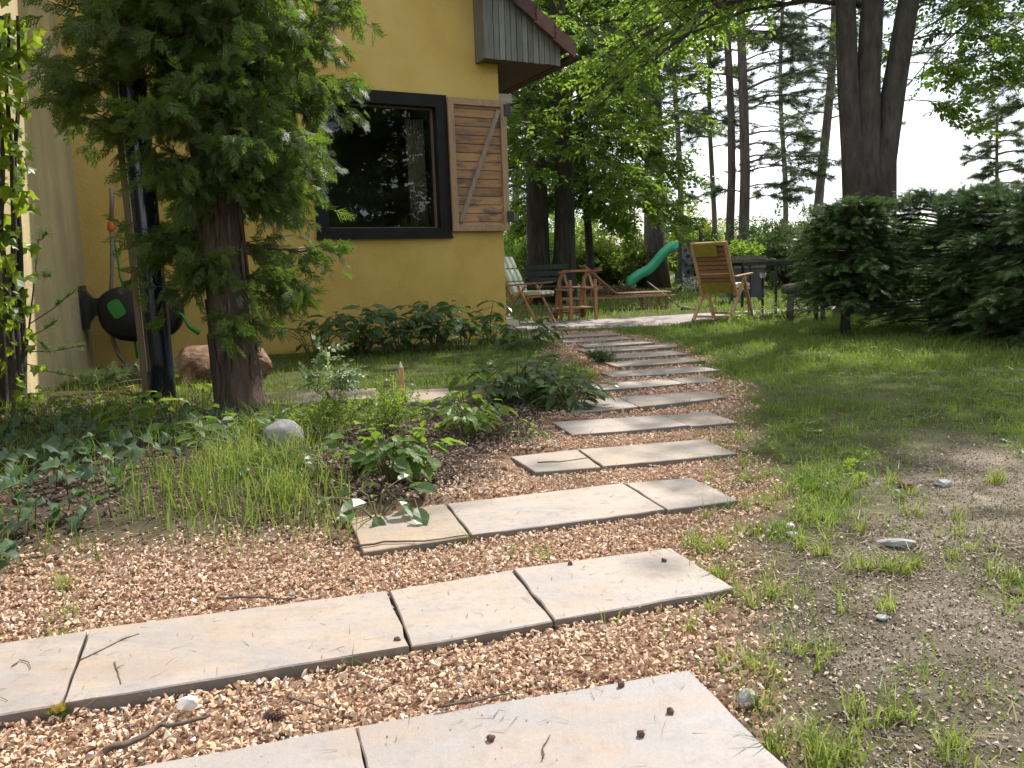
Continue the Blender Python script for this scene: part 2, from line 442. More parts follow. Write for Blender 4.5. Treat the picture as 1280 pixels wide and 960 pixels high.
class MB:
    def __init__(s):
        s.v, s.f, s.sm = [], [], []
    def add(s, vs, fs, smooth=False):
        b = len(s.v)
        s.v += [tuple(v) for v in vs]
        s.f += [tuple(i + b for i in f) for f in fs]
        s.sm += [smooth] * len(fs)
        return s
    def box(s, c, d, rot=None, taper=1.0):
        x, y, z = d[0] / 2, d[1] / 2, d[2] / 2
        vs = []
        for k in (-1, 1):
            q = taper if k > 0 else 1
            for i, j in ((-1, -1), (1, -1), (1, 1), (-1, 1)):
                p = Vector((i * x * q, j * y * q, k * z))
                if rot:
                    p = rot @ p
                vs.append(p + Vector(c))
        return s.add(vs, [(3, 2, 1, 0), (4, 5, 6, 7), (0, 1, 5, 4), (1, 2, 6, 5), (2, 3, 7, 6), (3, 0, 4, 7)])
    def bar(s, p0, p1, w_, t_, up=(0, 0, 1)):
        p0, p1 = Vector(p0), Vector(p1)
        d = (p1 - p0).normalized()
        x = d.cross(Vector(up))
        if x.length < 1e-3:
            x = d.cross(Vector((0, 1, 0)))
        x.normalize()
        y = d.cross(x)
        vs = []
        for p in (p0, p1):
            for i, j in ((-1, -1), (1, -1), (1, 1), (-1, 1)):
                vs.append(p + x * (i * w_ / 2) + y * (j * t_ / 2))
        return s.add(vs, [(0, 1, 2, 3), (7, 6, 5, 4), (0, 4, 5, 1), (1, 5, 6, 2), (2, 6, 7, 3), (3, 7, 4, 0)])
    def tube(s, pts, r, n=8, cap=True, wob=0.0):
        pts = [Vector(p) for p in pts]
        rs = r if isinstance(r, (list, tuple)) else [r] * len(pts)
        vs, fs = [], []
        ref = Vector((.13, .97, .21))
        for i, p in enumerate(pts):
            d = (pts[min(i + 1, len(pts) - 1)] - pts[max(i - 1, 0)]).normalized()
            x = d.cross(ref)
            if x.length < .1:
                x = d.cross(Vector((1, 0, 0)))
            x.normalize()
            y = d.cross(x)
            for k in range(n):
                a = 2 * math.pi * k / n
                q = rs[i] * (1 + (random.uniform(-wob, wob) if wob else 0))
                vs.append(p + x * (math.cos(a) * q) + y * (math.sin(a) * q))
        for i in range(len(pts) - 1):
            for k in range(n):
                a, b = i * n + k, i * n + (k + 1) % n
                fs.append((a, b, b + n, a + n))
        if cap:
            fs.append(tuple(range(n - 1, -1, -1)))
            fs.append(tuple(range((len(pts) - 1) * n, len(pts) * n)))
        return s.add(vs, fs, n > 5)
    def prism(s, poly, z0, z1, inset=0.0):
        n = len(poly)
        cx = sum(p[0] for p in poly) / n
        cy = sum(p[1] for p in poly) / n
        vs = [(p[0], p[1], z0) for p in poly] + [(p[0], p[1], z1 - inset) for p in poly]
        fs = [tuple(range(n - 1, -1, -1))] + [(i, (i + 1) % n, n + (i + 1) % n, n + i) for i in range(n)]
        if inset:
            for p in poly:
                d = math.hypot(p[0] - cx, p[1] - cy)
                k = 1 - inset / d
                vs.append((cx + (p[0] - cx) * k, cy + (p[1] - cy) * k, z1))
            fs += [(n + i, n + (i + 1) % n, 2 * n + (i + 1) % n, 2 * n + i) for i in range(n)]
            fs.append(tuple(range(2 * n, 3 * n)))
        else:
            fs.append(tuple(range(n, 2 * n)))
        return s.add(vs, fs)
    def extr(s, poly3, vec):
        n = len(poly3)
        vec = Vector(vec)
        vs = [Vector(p) for p in poly3] + [Vector(p) + vec for p in poly3]
        return s.add(vs, [tuple(range(n - 1, -1, -1)), tuple(range(n, 2 * n))] + [(i, (i + 1) % n, n + (i + 1) % n, n + i) for i in range(n)])
    def mesh(s, name, origin=None):
        me = bpy.data.meshes.new(name)
        o = Vector(origin) if origin is not None else Vector()
        me.from_pydata([tuple(Vector(v) - o) for v in s.v], [], s.f)
        import bmesh
        bm = bmesh.new()
        bm.from_mesh(me)
        bmesh.ops.recalc_face_normals(bm, faces=bm.faces)
        bm.to_mesh(me)
        bm.free()
        me.polygons.foreach_set('use_smooth', s.sm)
        return me
    def build(s, name, mat, parent=None, origin=None, bevel=0.0):
        o = link(name, s.mesh(name, origin), mat, parent)
        if bevel:
            m = o.modifiers.new('bevel', 'BEVEL')
            m.width = bevel
            m.segments = 2
            m.limit_method = 'ANGLE'
        return o

def basis(d, n):
    d = d / (np.linalg.norm(d, axis=1, keepdims=True) + 1e-9)
    x = np.cross(d, n)
    x /= (np.linalg.norm(x, axis=1, keepdims=True) + 1e-9)
    z = np.cross(x, d)
    return np.stack([x, d, z], axis=2)
def scatter(temps, pos, dirs, nrm, scl):
    """copies of small templates (grown along +Y, facing +Z) joined into vertex and triangle arrays"""
    pos, dirs, nrm = np.asarray(pos, float), np.asarray(dirs, float), np.asarray(nrm, float)
    scl = np.asarray(scl, float).reshape(len(pos), -1)
    B = basis(dirs, nrm)
    idx = rng.integers(0, len(temps), len(pos))
    Vs, Ts, off = [], [], 0
    for k, (tv, tf) in enumerate(temps):
        s = np.where(idx == k)[0]
        if not len(s):
            continue
        tv, tf = np.asarray(tv, float), np.asarray(tf, int)
        loc = tv[None] * scl[s][:, None, :]
        v = np.einsum('nij,nkj->nki', B[s], loc) + pos[s][:, None, :]
        t = tf[None] + (np.arange(len(s)) * len(tv))[:, None, None] + off
        Vs.append(v.reshape(-1, 3))
        Ts.append(t.reshape(-1, 3))
        off += len(s) * len(tv)
    return np.concatenate(Vs), np.concatenate(Ts)
def runit(n):
    v = rng.normal(size=(n, 3))
    return v / np.linalg.norm(v, axis=1, keepdims=True)

# ------------------------------------------------------------------ leaf and spray templates
def one_leaf(o, d, l, wd, droop=.15, fold=.12):
    o, d = np.array(o, float), np.array(d, float)
    d = d / np.linalg.norm(d)
    x = np.cross(d, (0, 0, 1))
    x /= np.linalg.norm(x) + 1e-9
    z = np.cross(x, d)
    V = [o, o + d * l * .42 - x * wd / 2 + z * fold * wd, o + d * l - np.array((0, 0, droop * l)), o + d * l * .42 + x * wd / 2 + z * fold * wd]
    return V, [(0, 2, 1), (0, 3, 2)]
def leaf_spray(n=9, l=.3, wd=.19, spread=.55):
    V, T = [], []
    for i in range(n):
        y = .08 + .86 * i / n
        a = (1 if i % 2 else -1) * random.uniform(.7, 1.15) if i < n - 1 else 0
        d = (math.sin(a), math.cos(a), random.uniform(-.45, .35))
        v, f = one_leaf((0, y, -.12 * y * y + random.uniform(-.08, .08)), d, l * random.uniform(.75, 1.2), wd * random.uniform(.8, 1.2), random.uniform(0, .35))
        b = len(V)
        V += v
        T += [tuple(q + b for q in t) for t in f]
    return V, T
def frond(n=9, wd=.055, sub=True, droop=.25, ln=.5):
    """flat ferny spray: an axis with side shoots that carry shorter shoots"""
    V, T = [], []
    def strip(p, a, l, w0):
        b = len(V)
        d = np.array((math.sin(a), math.cos(a), 0))
        x = np.array((math.cos(a), -math.sin(a), 0))
        dz = random.uniform(-.1, .05) * l
        p = np.array(p)
        V.extend([p - x * w0 / 2, p + x * w0 / 2, p + d * l + np.array((0, 0, dz))])
        T.append((b, b + 1, b + 2))
    strip((0, 0, 0), 0, 1.0, wd * 1.1)
    for i in range(n):
        y = .1 + .8 * i / n
        for s in (-1, 1):
            l = ln * (1 - .75 * y) * random.uniform(.75, 1.15)
            a = s * random.uniform(.55, .9)
            p = (0, y + random.uniform(-.03, .03), random.uniform(-.03, .03))
            strip(p, a, l, wd)
            if sub and l > .22:
                q = (p[0] + math.sin(a) * l * .45, p[1] + math.cos(a) * l * .45, p[2])
                strip(q, a - s * .65, l * .5, wd * .85)
    V = [np.array((v[0], v[1] * (1 - .08 * v[1]), v[2] - droop * v[1] ** 2)) for v in V]
    return V, T
def tuft(n=14, wd=.05, up=.6):
    V, T = [], []
    for i in range(n):
        a = random.uniform(0, 2 * math.pi)
        e = random.uniform(.1, 1.2)
        d = np.array((math.cos(a) * math.sin(e), math.cos(e), math.sin(a) * math.sin(e)))
        o = np.array((0, random.uniform(-.3, .25), 0))
        x = np.cross(d, runit(1)[0])
        x /= np.linalg.norm(x)
        b = len(V)
        V += [o - x * wd / 2, o + x * wd / 2, o + d * random.uniform(.7, 1)]
        T.append((b, b + 1, b + 2))
    return V, T
def needle_twig(n=16, wd=.03, ln=.22):
    V, T = [], []
    V += [(-.012, 0, 0), (.012, 0, 0), (0, 1, -.1)]
    T.append((0, 1, 2))
    for i in range(n):
        y = i / n
        for s in (-1, 1):
            b = len(V)
            a = s * random.uniform(.6, 1.1)
            l = ln * random.uniform(.7, 1.1)
            z = random.uniform(-.5, .6) * l
            V += [(0, y - wd / 2, -.1 * y * y), (0, y + wd / 2, -.1 * y * y), (math.sin(a) * l, y + math.cos(a) * l, z - .1 * y * y)]
            T.append((b, b + 1, b + 2))
    return V, T
SPRAYS = [leaf_spray(9) for _ in range(6)]
SPRAYS_FINE = [leaf_spray(11, .24, .13) for _ in range(5)]
FRONDS = [frond(8, .056, True, .3, .55) for _ in range(8)]
SPRUCE = [frond(10, .055, False, .2, .42) for _ in range(8)]
TUFTS = [tuft(16) for _ in range(6)]
NEEDLES = [needle_twig() for _ in range(4)]

# ------------------------------------------------------------------ soil raster: where gravel, mulch, grass and bare soil lie
X0, X1, Y0, Y1, CELL = -9.0, 11.0, -1.0, 17.0, .04
NX, NY = int((X1 - X0) / CELL), int((Y1 - Y0) / CELL)
gx, gy = np.meshgrid(X0 + (np.arange(NX) + .5) * CELL, Y0 + (np.arange(NY) + .5) * CELL)
def vnoise(x, y, s, seed=0):
    r = np.random.default_rng(seed)
    tab = r.random((64, 64))
    u, v = x / s, y / s
    i, j = np.floor(u).astype(int), np.floor(v).astype(int)
    fu, fv = u - i, v - j
    fu, fv = fu * fu * (3 - 2 * fu), fv * fv * (3 - 2 * fv)
    g = lambda a, b: tab[a % 64, b % 64]
    return (g(i, j) * (1 - fu) + g(i + 1, j) * fu) * (1 - fv) + (g(i, j + 1) * (1 - fu) + g(i + 1, j + 1) * fu) * fv
def fnoise(x, y, s, seed=0):
    return (vnoise(x, y, s, seed) * .5 + vnoise(x, y, s / 2.1, seed + 1) * .28 + vnoise(x, y, s / 4.7, seed + 2) * .22)
def inside(x, y, poly):
    r = np.zeros(x.shape, bool)
    n = len(poly)
    for i in range(n):
        (xa, ya), (xb, yb) = poly[i], poly[(i + 1) % n]
        c = ((ya > y) != (yb > y)) & (x < (xb - xa) * (y - ya) / (yb - ya + 1e-12) + xa)
        r ^= c
    return r
def blur(a, k):
    for ax in (0, 1):
        p = np.pad(a, [(k, k) if q == ax else (0, 0) for q in (0, 1)], mode='edge')
        c = np.cumsum(p, axis=ax)
        c = np.concatenate([np.zeros_like(np.take(c, [0], ax)), c], ax)
        n = a.shape[ax]
        a = (np.take(c, range(2 * k + 1, 2 * k + 1 + n), ax) - np.take(c, range(0, n), ax)) / (2 * k + 1)
    return a
def gp(pts):
    return [tuple(G(*p).xy) for p in pts]
wobx = gx + (fnoise(gx, gy, .5, 3) - .5) * .34
woby = gy + (fnoise(gx, gy, .5, 13) - .5) * .34
def region(pts, soft=2):
    return blur(inside(wobx, woby, pts).astype(float), soft)
P_GRAVEL = gp([(-500, 800), (0, 742), (150, 715), (300, 700), (405, 688), (430, 655), (560, 632), (640, 578), (690, 535), (735, 510), (730, 470), (690, 440), (680, 416), (650, 413), (775, 415), (842, 430), (888, 450), (905, 480), (925, 505), (930, 530), (930, 570), (935, 630), (925, 670), (920, 740), (885, 800), (880, 850), (980, 965), (1020, 1250), (-400, 1250)])
P_DIRT = gp([(960, 1250), (985, 960), (890, 850), (895, 800), (950, 750), (985, 710), (1065, 640), (1075, 570), (1150, 540), (1280, 560), (1700, 590), (2300, 1250)])
P_MULCH = gp([(400, 690), (395, 600), (440, 545), (540, 525), (600, 500), (690, 470), (745, 520), (700, 560), (650, 590), (570, 650), (440, 665)])
P_BED = gp([(-500, 790), (0, 735), (150, 705), (300, 690), (400, 680), (420, 620), (400, 540), (345, 505), (220, 495), (0, 500), (-500, 540)])
m_grav = region(P_GRAVEL, 3)
m_dirt = region(P_DIRT, 4)
P_EARTH = gp([(895, 660), (935, 605), (1000, 630), (1030, 690), (1000, 745), (930, 765), (915, 700)])
m_earth = region(P_EARTH, 5)
m_mul = region(P_MULCH, 4)
m_bed = region(P_BED, 3)
m_bedz = blur(inside(gx, gy, P_BED).astype(float), 9)
ROWS = [  # corners of every stone: back left, back right, front right, front left (sight points on the slab tops)
    [((150, 962), (443, 908), (459, 970), (120, 1035)), ((446, 907), (862, 837), (1010, 985), (462, 1100 - 130))],
    [((-60, 812), (108, 788), (76, 881), (-95, 908)), ((112, 787), (483, 739), (511, 808), (80, 880)), ((487, 738), (639, 712), (691, 776), (515, 807)), ((642, 711), (838, 685), (918, 735), (695, 775))],
    [((435, 648), (556, 630), (587, 670), (455, 690)), ((559, 630), (779, 604), (832, 637), (590, 669)), ((782, 604), (864, 597), (922, 625), (835, 637))],
    [((638, 571), (721, 562), (751, 584), (669, 590)), ((724, 562), (880, 549), (922, 567), (754, 583))],
    [((690, 528), (828, 519), (861, 532), (716, 544)), ((830, 519), (884, 514), (922, 527), (863, 532))],
    [((700, 503), (771, 496.5), (798, 508.5), (715, 517)), ((773, 496.5), (885, 488.5), (907, 496.5), (800, 508.5))],
    [((732, 480), (836, 473.5), (859, 478.8), (748, 487.5)), ((838, 473.3), (881, 470), (898, 476), (861, 478.7))],
    [((750, 465), (876, 457.5), (901, 462.5), (767, 471))],
    [((755, 453), (861, 447), (882, 451), (772, 458.5))],
    [((741, 444), (841, 438.5), (861, 442.5), (756, 448.8))],
    [((722, 437), (833, 430), (845, 433.5), (735, 441))],
    [((723, 431), (800, 425.5), (818, 428.5), (732, 434))],
    [((700, 425), (778, 420.5), (793, 423), (708, 428))],
    [((692, 419.5), (766, 416), (777, 418), (698, 422))],
]
SLAB_TOP = .022
m_slab = np.zeros_like(gx)
slab_polys = []
for row in ROWS:
    for q in row:
        pl = [tuple(G(x, y, SLAB_TOP).xy) for x, y in q]
        slab_polys.append(pl)
        m_slab = np.maximum(m_slab, inside(gx, gy, pl).astype(float))
PATIO = gp([(560, 420), (642, 414), (700, 413), (839, 408), (880, 402), (932, 396.5), (992, 390), (1080, 384), (1280, 372), (1500, 362), (1500, 356), (1280, 366), (1060, 380), (951, 388.5), (867, 393), (797, 397.5), (695, 402), (560, 407)])
m_patio = inside(gx, gy, PATIO).astype(float)
m_patio_b = blur(m_patio, 2)
def samp(m, x, y):
    i = np.clip(((x - X0) / CELL).astype(int), 0, NX - 1)
    j = np.clip(((y - Y0) / CELL).astype(int), 0, NY - 1)
    v = m[j, i]
    out = (x < X0) | (x >= X1) | (y < Y0) | (y >= Y1)
    return np.where(out, 0.0, v)
m_slab1 = blur(m_slab, 1)
def zg(x, y):
    x, y = np.asarray(x, float), np.asarray(y, float)
    z = samp(m_bedz, x, y) * .10 + (fnoise(x, y, .7, 21) - .5) * .03 * (1 - samp(m_patio_b, x, y)) + samp(m_mul, x, y) * .03
    return np.where(samp(m_slab1, x, y) > 0.02, np.minimum(z, -.003), z)
def z1(x, y):
    return float(zg(np.array([x]), np.array([y]))[0])
def GZ(px, py):
    p = G(px, py)
    for _ in range(3):
        p = G(px, py, z1(p.x, p.y))
    return p

def axis(d0, d1, far0, far1, step):
    core = np.arange(d0, d1 + 1e-6, step)
    out, s, v = [], step * 2, d1
    while v < far1:
        v += s
        s *= 1.35
        out.append(v)
    inn, s, v = [], step * 2, d0
    while v > far0:
        v -= s
        s *= 1.35
        inn.append(v)
    return np.concatenate([inn[::-1], core, out])
ax_ = axis(-6, 7, -900, 900, .09)
ay_ = axis(.6, 15, -900, 1500, .09)
ggx, ggy = np.meshgrid(ax_, ay_)
fade = np.clip(1 - np.maximum(np.abs(ggx) - 9, 0) / 4 - np.maximum(ggy - 16, 0) / 4, 0, 1)
ggz = zg(ggx, ggy) * fade + (-.02) * samp(m_patio_b, ggx, ggy)
nxx, nyy = len(ax_), len(ay_)
a_ = (np.arange(nyy - 1)[:, None] * nxx + np.arange(nxx - 1)[None]).ravel()
T_ = np.concatenate([np.stack([a_, a_ + 1, a_ + nxx + 1], 1), np.stack([a_, a_ + nxx + 1, a_ + nxx], 1)])
ground = np_obj('ground', np.stack([ggx, ggy, ggz], 2).reshape(-1, 3), T_, M['ground'])
kind(ground, 'structure')
ground.data.polygons.foreach_set('use_smooth', np.ones(len(T_), dtype=bool))
# lawn on the right with bare patches; everything away from the mapped area is lawn
def grassiness(x, y):
    base = np.ones_like(x)
    d = samp(m_dirt, x, y)
    pat = fnoise(x, y, .75, 31)
    lawn = np.clip((pat - .30) / .2, 0, 1)
    near = np.clip((y - 2.9) / 1.6, 0, 1)
    lawn = np.clip(lawn + near * .8, 0, 1)
    g = base * lawn
    g = g * (1 - d) + d * np.clip((fnoise(x, y, .6, 41) - .47) / .12, 0, 1) * .55
    g *= (1 - samp(m_grav, x, y)) * (1 - samp(m_patio_b, x, y))
    mul = samp(m_mul, x, y)
    g *= (1 - mul * .97)
    g *= 1 - samp(m_bed, x, y) * .75
    return g
gw = grassiness(ggx, ggy)
soil = np.zeros((nyy, nxx, 4), np.float32)
soil[..., 0] = samp(m_grav, ggx, ggy)
soil[..., 1] = gw
soil[..., 2] = np.clip(samp(m_earth, ggx, ggy) * .8 * (1 - gw * .6) + samp(m_mul, ggx, ggy) + samp(m_bed, ggx, ggy) * (1 - gw), 0, 1) * (1 - soil[..., 0])
soil[..., 3] = 1
ca = ground.data.color_attributes.new('soil', 'FLOAT_COLOR', 'POINT')
ca.data.foreach_set('color', soil.ravel())

# ------------------------------------------------------------------ path of stone slabs, patio
path_bed = MB()
pb = gp([(640, 1100), (700, 640), (760, 520), (800, 470), (740, 425), (715, 417), (755, 417), (815, 428), (860, 450), (870, 480), (880, 520), (880, 600), (880, 700), (900, 1100)])
path_bed.prism(pb, -.05, -.03)
path = kind(path_bed.build('path', M['ground']), 'structure')
TONES = [.85, 1.0, .45, .35, .3, .4, 0, .3, .35, .2] + [.15, .3, .1, .4] * 8
for pl, tone in zip(slab_polys, TONES):
    mb = MB()
    c = (sum(p[0] for p in pl) / 4, sum(p[1] for p in pl) / 4, 0)
    rp_ = []
    for i in range(4):
        a, b = Vector(pl[i]), Vector(pl[(i + 1) % 4])
        k = max(3, int((b - a).length / .05))
        nr = Vector((b.y - a.y, a.x - b.x)).normalized()
        for j in range(k):
            q = a.lerp(b, j / k) + nr * (random.uniform(-.0022, .0022) - (.004 if random.random() < .04 else 0))
            rp_.append((q.x, q.y))
    mb.prism(rp_, -.02, SLAB_TOP + random.uniform(-.002, .002), .003)
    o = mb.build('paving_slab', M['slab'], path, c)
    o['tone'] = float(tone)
    o.location = c
pt = MB()
pt.prism(PATIO, -.05, .012)
patio = kind(pt.build('patio', M['patio']), 'structure')

# ------------------------------------------------------------------ gravel, pebbles, bark mulch
def chunk(flat=.6, n=9):
    import bmesh
    bm = bmesh.new()
    for _ in range(n):
        p = Vector((random.gauss(0, 1), random.gauss(0, 1), random.gauss(0, 1))).normalized()
        bm.verts.new((p.x * .5 * random.uniform(.8, 1.1), p.y * .5 * random.uniform(.8, 1.1), p.z * .5 * flat))
    r = bmesh.ops.convex_hull(bm, input=bm.verts)
    bmesh.ops.triangulate(bm, faces=bm.faces)
    bm.verts.ensure_lookup_table()
    bm.verts.index_update()
    used = sorted({v.index for f in bm.faces for v in f.verts})
    ix = {u: k for k, u in enumerate(used)}
    V = [np.array(bm.verts[u].co) for u in used]
    T = [tuple(ix[v.index] for v in f.verts) for f in bm.faces]
    bm.free()
    return V, T
CHUNKS = [chunk(.72, 6) for _ in range(18)]
CHIPS = [chunk(.35, 8) for _ in range(10)]
GRIT = [chunk(.5, 6) for _ in range(12)]
def sample(x0, x1, y0, y1, n, dens, falloff=2.0, p=1.2):
    x = rng.uniform(x0, x1, n)
    y = rng.uniform(y0, y1, n)
    k = dens(x, y) * np.clip((falloff / np.maximum(np.hypot(x, y), falloff)) ** p, 0, 1)
    k *= (np.abs(x) < .8 * y + .8)
    s = rng.random(n) < k
    return x[s], y[s]
def stones(name, temps, mat, x, y, smin, smax, lift=.2, tilt=.5, up=0.0):
    n = len(x)
    s = rng.uniform(smin, smax, n) * rng.choice([.7, 1, 1, 1.25], n)
    nrm = np.array((0, 0, 1.0)) + rng.normal(size=(n, 3)) * tilt
    d = rng.normal(size=(n, 3))
    z = zg(x, y) + up + s * rng.uniform(-.1, lift + .25, n)
    V, T = scatter(temps, np.stack([x, y, z], 1), d, nrm, np.stack([s, s * rng.uniform(.8, 1.5, n), s], 1))
    return kind(np_obj(name, V, T, mat), 'stuff')
offslab = lambda x, y: (samp(m_slab, x, y) < .5)
x, y = sample(-2.9, 2.2, .95, 4.2, 290000, lambda x, y: samp(m_grav, x, y) * offslab(x, y), 2.2, 1.2)
tag(stones('gravel', CHUNKS, M['gravel'], x, y, .007, .0155, up=.0075), 'loose peach coloured crushed stone between the path slabs')
x, y = sample(-1, 2.4, 4.2, 10, 42000, lambda x, y: samp(m_grav, x, y) * offslab(x, y), 5, 1.5)
tag(stones('gravel', CHUNKS, M['gravel'], x, y, .014, .026, up=.004), 'reddish crushed stone between the far slabs of the path')
x, y = sample(-3.2, 2.2, .9, 6, 26000, lambda x, y: samp(m_slab, x, y) * np.clip((fnoise(x, y, .3, 201) - .4) / .3, .04, 1) * .16, 2.2, 1)
n = len(x)
V, T = scatter(CHIPS, np.stack([x, y, np.full(n, SLAB_TOP + .001)], 1), rng.normal(size=(n, 3)), np.array((0, 0, 1)) + rng.normal(size=(n, 3)) * .2, rng.uniform(.002, .0055, n))
tag(kind(np_obj('debris', V, T, M['mulch']), 'stuff'), 'fine soil crumbs and grit lying on the path slabs')
x, y = sample(0, 4.5, .9, 6, 250000, lambda x, y: np.clip(samp(m_dirt, x, y) * .9 + .12, 0, 1) * (1 - samp(m_grav, x, y)) * np.clip((fnoise(x, y, .4, 77) - .2) / .3, 0.15, 1), 2.0, 1.3)
x2, y2 = sample(0, 4.5, .9, 6, 140000, lambda x, y: np.clip(samp(m_dirt, x, y) * .8 + .25, 0, 1) * (1 - samp(m_grav, x, y)) * offslab(x, y) * np.clip((fnoise(x, y, .3, 177) - .35) / .2, 0.05, 1), 2.0, 1.3)
tag(stones('debris', GRIT, M['mulch'], x2, y2, .003, .009), 'dark crumbs of soil and bark on the trodden drive')
tag(stones('gravel', GRIT, M['pebble'], x, y, .0035, .011), 'small grey and brown pebbles in the trodden earth of the drive')
x, y = sample(-2, 1.2, 2.2, 6.2, 60000, lambda x, y: samp(m_mul, x, y) * (1 - samp(m_grav, x, y) * .8), 3, .8)
tag(stones('bark_mulch', GRIT, M['mulch'], x, y, .009, .026), 'brown bark chips covering the planted bed beside the path')
x, y = sample(-3.2, -.4, 1.9, 5, 26000, lambda x, y: samp(m_bed, x, y) * .8, 2.4, 1)
tag(stones('leaf_litter', GRIT, M['leaf_litter'], x, y, .009, .022), 'dry brown litter on the dark soil under the thuja')

# ------------------------------------------------------------------ grass
def blades(x, y, h, wd, lean=.45, z=None):
    n = len(x)
    z = zg(x, y) - .004 if z is None else z
    a = rng.uniform(0, 2 * math.pi, n)
    b = rng.uniform(0, 2 * math.pi, n)
    L = rng.uniform(.1, 1, n) * lean
    P = np.stack([x, y, z], 1)
    sx = np.stack([np.cos(a), np.sin(a), np.zeros(n)], 1) * (wd / 2)[:, None]
    ld = np.stack([np.cos(b), np.sin(b), np.zeros(n)], 1)
    mid = P + np.stack([np.zeros(n), np.zeros(n), h * .55], 1) + ld * (h * L * .3)[:, None]
    tip = P + np.stack([np.zeros(n), np.zeros(n), h * (1 - .25 * L)], 1) + ld * (h * L * 1.05)[:, None]
    V = np.stack([P - sx, P + sx, mid - sx * .75, mid + sx * .75, tip], 1).reshape(-1, 3)
    i = np.arange(n)[:, None] * 5
    T = np.concatenate([i + np.array((0, 1, 3)), i + np.array((0, 3, 2)), i + np.array((2, 3, 4))])
    return V, T
def grass(label, x, y, hmin, hmax, wmin, wmax, lean=.6, mat='grass', z=None):
    n = len(x)
    V, T = blades(x, y, rng.uniform(hmin, hmax, n) * rng.choice([.6, 1, 1, 1.2], n), rng.uniform(wmin, wmax, n), lean, z)
    o = kind(np_obj('grass', V, T, M[mat]), 'stuff')
    o['label'] = label
    return o
clump = lambda x, y: np.clip((fnoise(x, y, .13, 155) - .40) / .16, 0.04, 1)
gd = lambda x, y: grassiness(x, y) * offslab(x, y) * (1 - samp(m_bed, x, y)) * (.3 + .7 * np.clip((fnoise(x, y, .3, 55) - .3) / .3, 0, 1)) * np.clip(clump(x, y) + np.clip((y - 4.5) / 4, 0, .8), 0, 1)
x, y = sample(.3, 6.5, 1.0, 6.5, 420000, gd, 2.4, 1.1)
grass('short patchy lawn grass on the right of the path', x, y, .02, .065, .0022, .0046, 1.0)
x, y = sample(.5, 8, 5.5, 12.5, 150000, gd, 5.5, 1.0)
grass('mown green lawn between the path and the spruce hedge', x, y, .035, .09, .004, .008, .9)
x, y = sample(-4, .9, 4.8, 10, 70000, lambda x, y: gd(x, y) * clump(x, y) * (y > 5.3 + .2 * x), 5, .8)
grass('grass strip in front of the yellow house wall', x, y, .025, .075, .003, .007, .9)
x, y = sample(-14, 22, 12.2, 46, 85000, lambda x, y: (1 - samp(m_patio, x, y)), 16, 1.2)
grass('sunlit lawn behind the patio', x, y, .05, .13, .012, .03, z=np.zeros_like(x) - .003)
bedtuft = lambda x, y: samp(m_bed, x, y) * np.clip((fnoise(x, y, .5, 61) - .36) / .2, 0, 1)
P_TALL = gp([(255, 700), (300, 600), (350, 560), (410, 590), (420, 660), (395, 700)])
mt_ = region(P_TALL, 3)
x, y = sample(-3, -.3, 1.9, 5.2, 30000, lambda x, y: bedtuft(x, y) * .55, 3, .5)
grass('thin grass growing through the shaded bed under the thuja', x, y, .05, .15, .0025, .005)
x, y = sample(-2, -.3, 2.0, 4.2, 40000, lambda x, y: samp(mt_, x, y) * clump(x, y) * np.clip((fnoise(x, y, .35, 91) - .34) / .2, 0.1, 1), 3, .5)
grass('tall pale grass tufts at the edge of the gravel', x, y, .05, .17, .0022, .0048, 1.0, mat='grass_pale')
STRAW = [([(-.03, 0, 0), (.03, 0, 0), (.02, .5, .04), (-.02, .5, .04), (0, 1, 0)], [(0, 1, 2), (0, 2, 3), (3, 2, 4)]) for _ in range(2)]
x, y = sample(.2, 4.5, .9, 6, 26000, lambda x, y: np.clip(samp(m_dirt, x, y) + .25, 0, 1) * (1 - samp(m_grav, x, y)) * offslab(x, y) * np.clip((fnoise(x, y, .5, 71) - .42) / .15, 0, 1), 1.8, 1.4)
n = len(x)
V, T = scatter(STRAW, np.stack([x, y, zg(x, y) + .006], 1), rng.normal(size=(n, 3)) * (1, 1, .12), np.array((0, 0, 1)) + rng.normal(size=(n, 3)) * .3, rng.uniform(.02, .06, n))
tag(kind(np_obj('debris', V, T, M['straw']), 'stuff'), 'dry straw and moss scraps lying on the trodden drive')
x, y = sample(.1, 5, .9, 7, 120000, lambda x, y: np.clip(samp(m_dirt, x, y) + .3, 0, 1) * (1 - samp(m_grav, x, y)) * offslab(x, y) * np.clip((fnoise(x, y, .34, 131) - .43) / .14, 0, 1), 1.9, 1.2)
o = grass('low mossy greenery in patches on the trodden drive', x, y, .006, .022, .002, .0045, 1.2, 'moss_green')
x, y = sample(-2.9, 2.0, .95, 6, 9000, lambda x, y: samp(m_grav, x, y) * np.clip((fnoise(x, y, .5, 301) - .35) / .2, .1, 1) * .6, 2.2, 1)
n = len(x)
V, T = scatter(STRAW, np.stack([x, y, np.maximum(zg(x, y) + .02, offslab(x, y) * .0 + .024)], 1), rng.normal(size=(n, 3)) * (1, 1, .15), np.array((0, 0, 1)) + rng.normal(size=(n, 3)) * .3, np.stack([rng.uniform(.015, .03, n), rng.uniform(.015, .05, n), np.full(n, .03)], 1))
tag(kind(np_obj('debris', V, T, M['leaf_litter']), 'stuff'), 'brown needles and leaf scraps strewn over gravel and slabs')
WEEDS = [leaf_spray(7, .5, .4) for _ in range(4)]
x, y = sample(.3, 6.5, 1.2, 9, 9000, lambda x, y: gd(x, y) * np.clip((fnoise(x, y, .6, 311) - .42) / .15, 0, 1) * .7, 4, 1)
n = len(x)
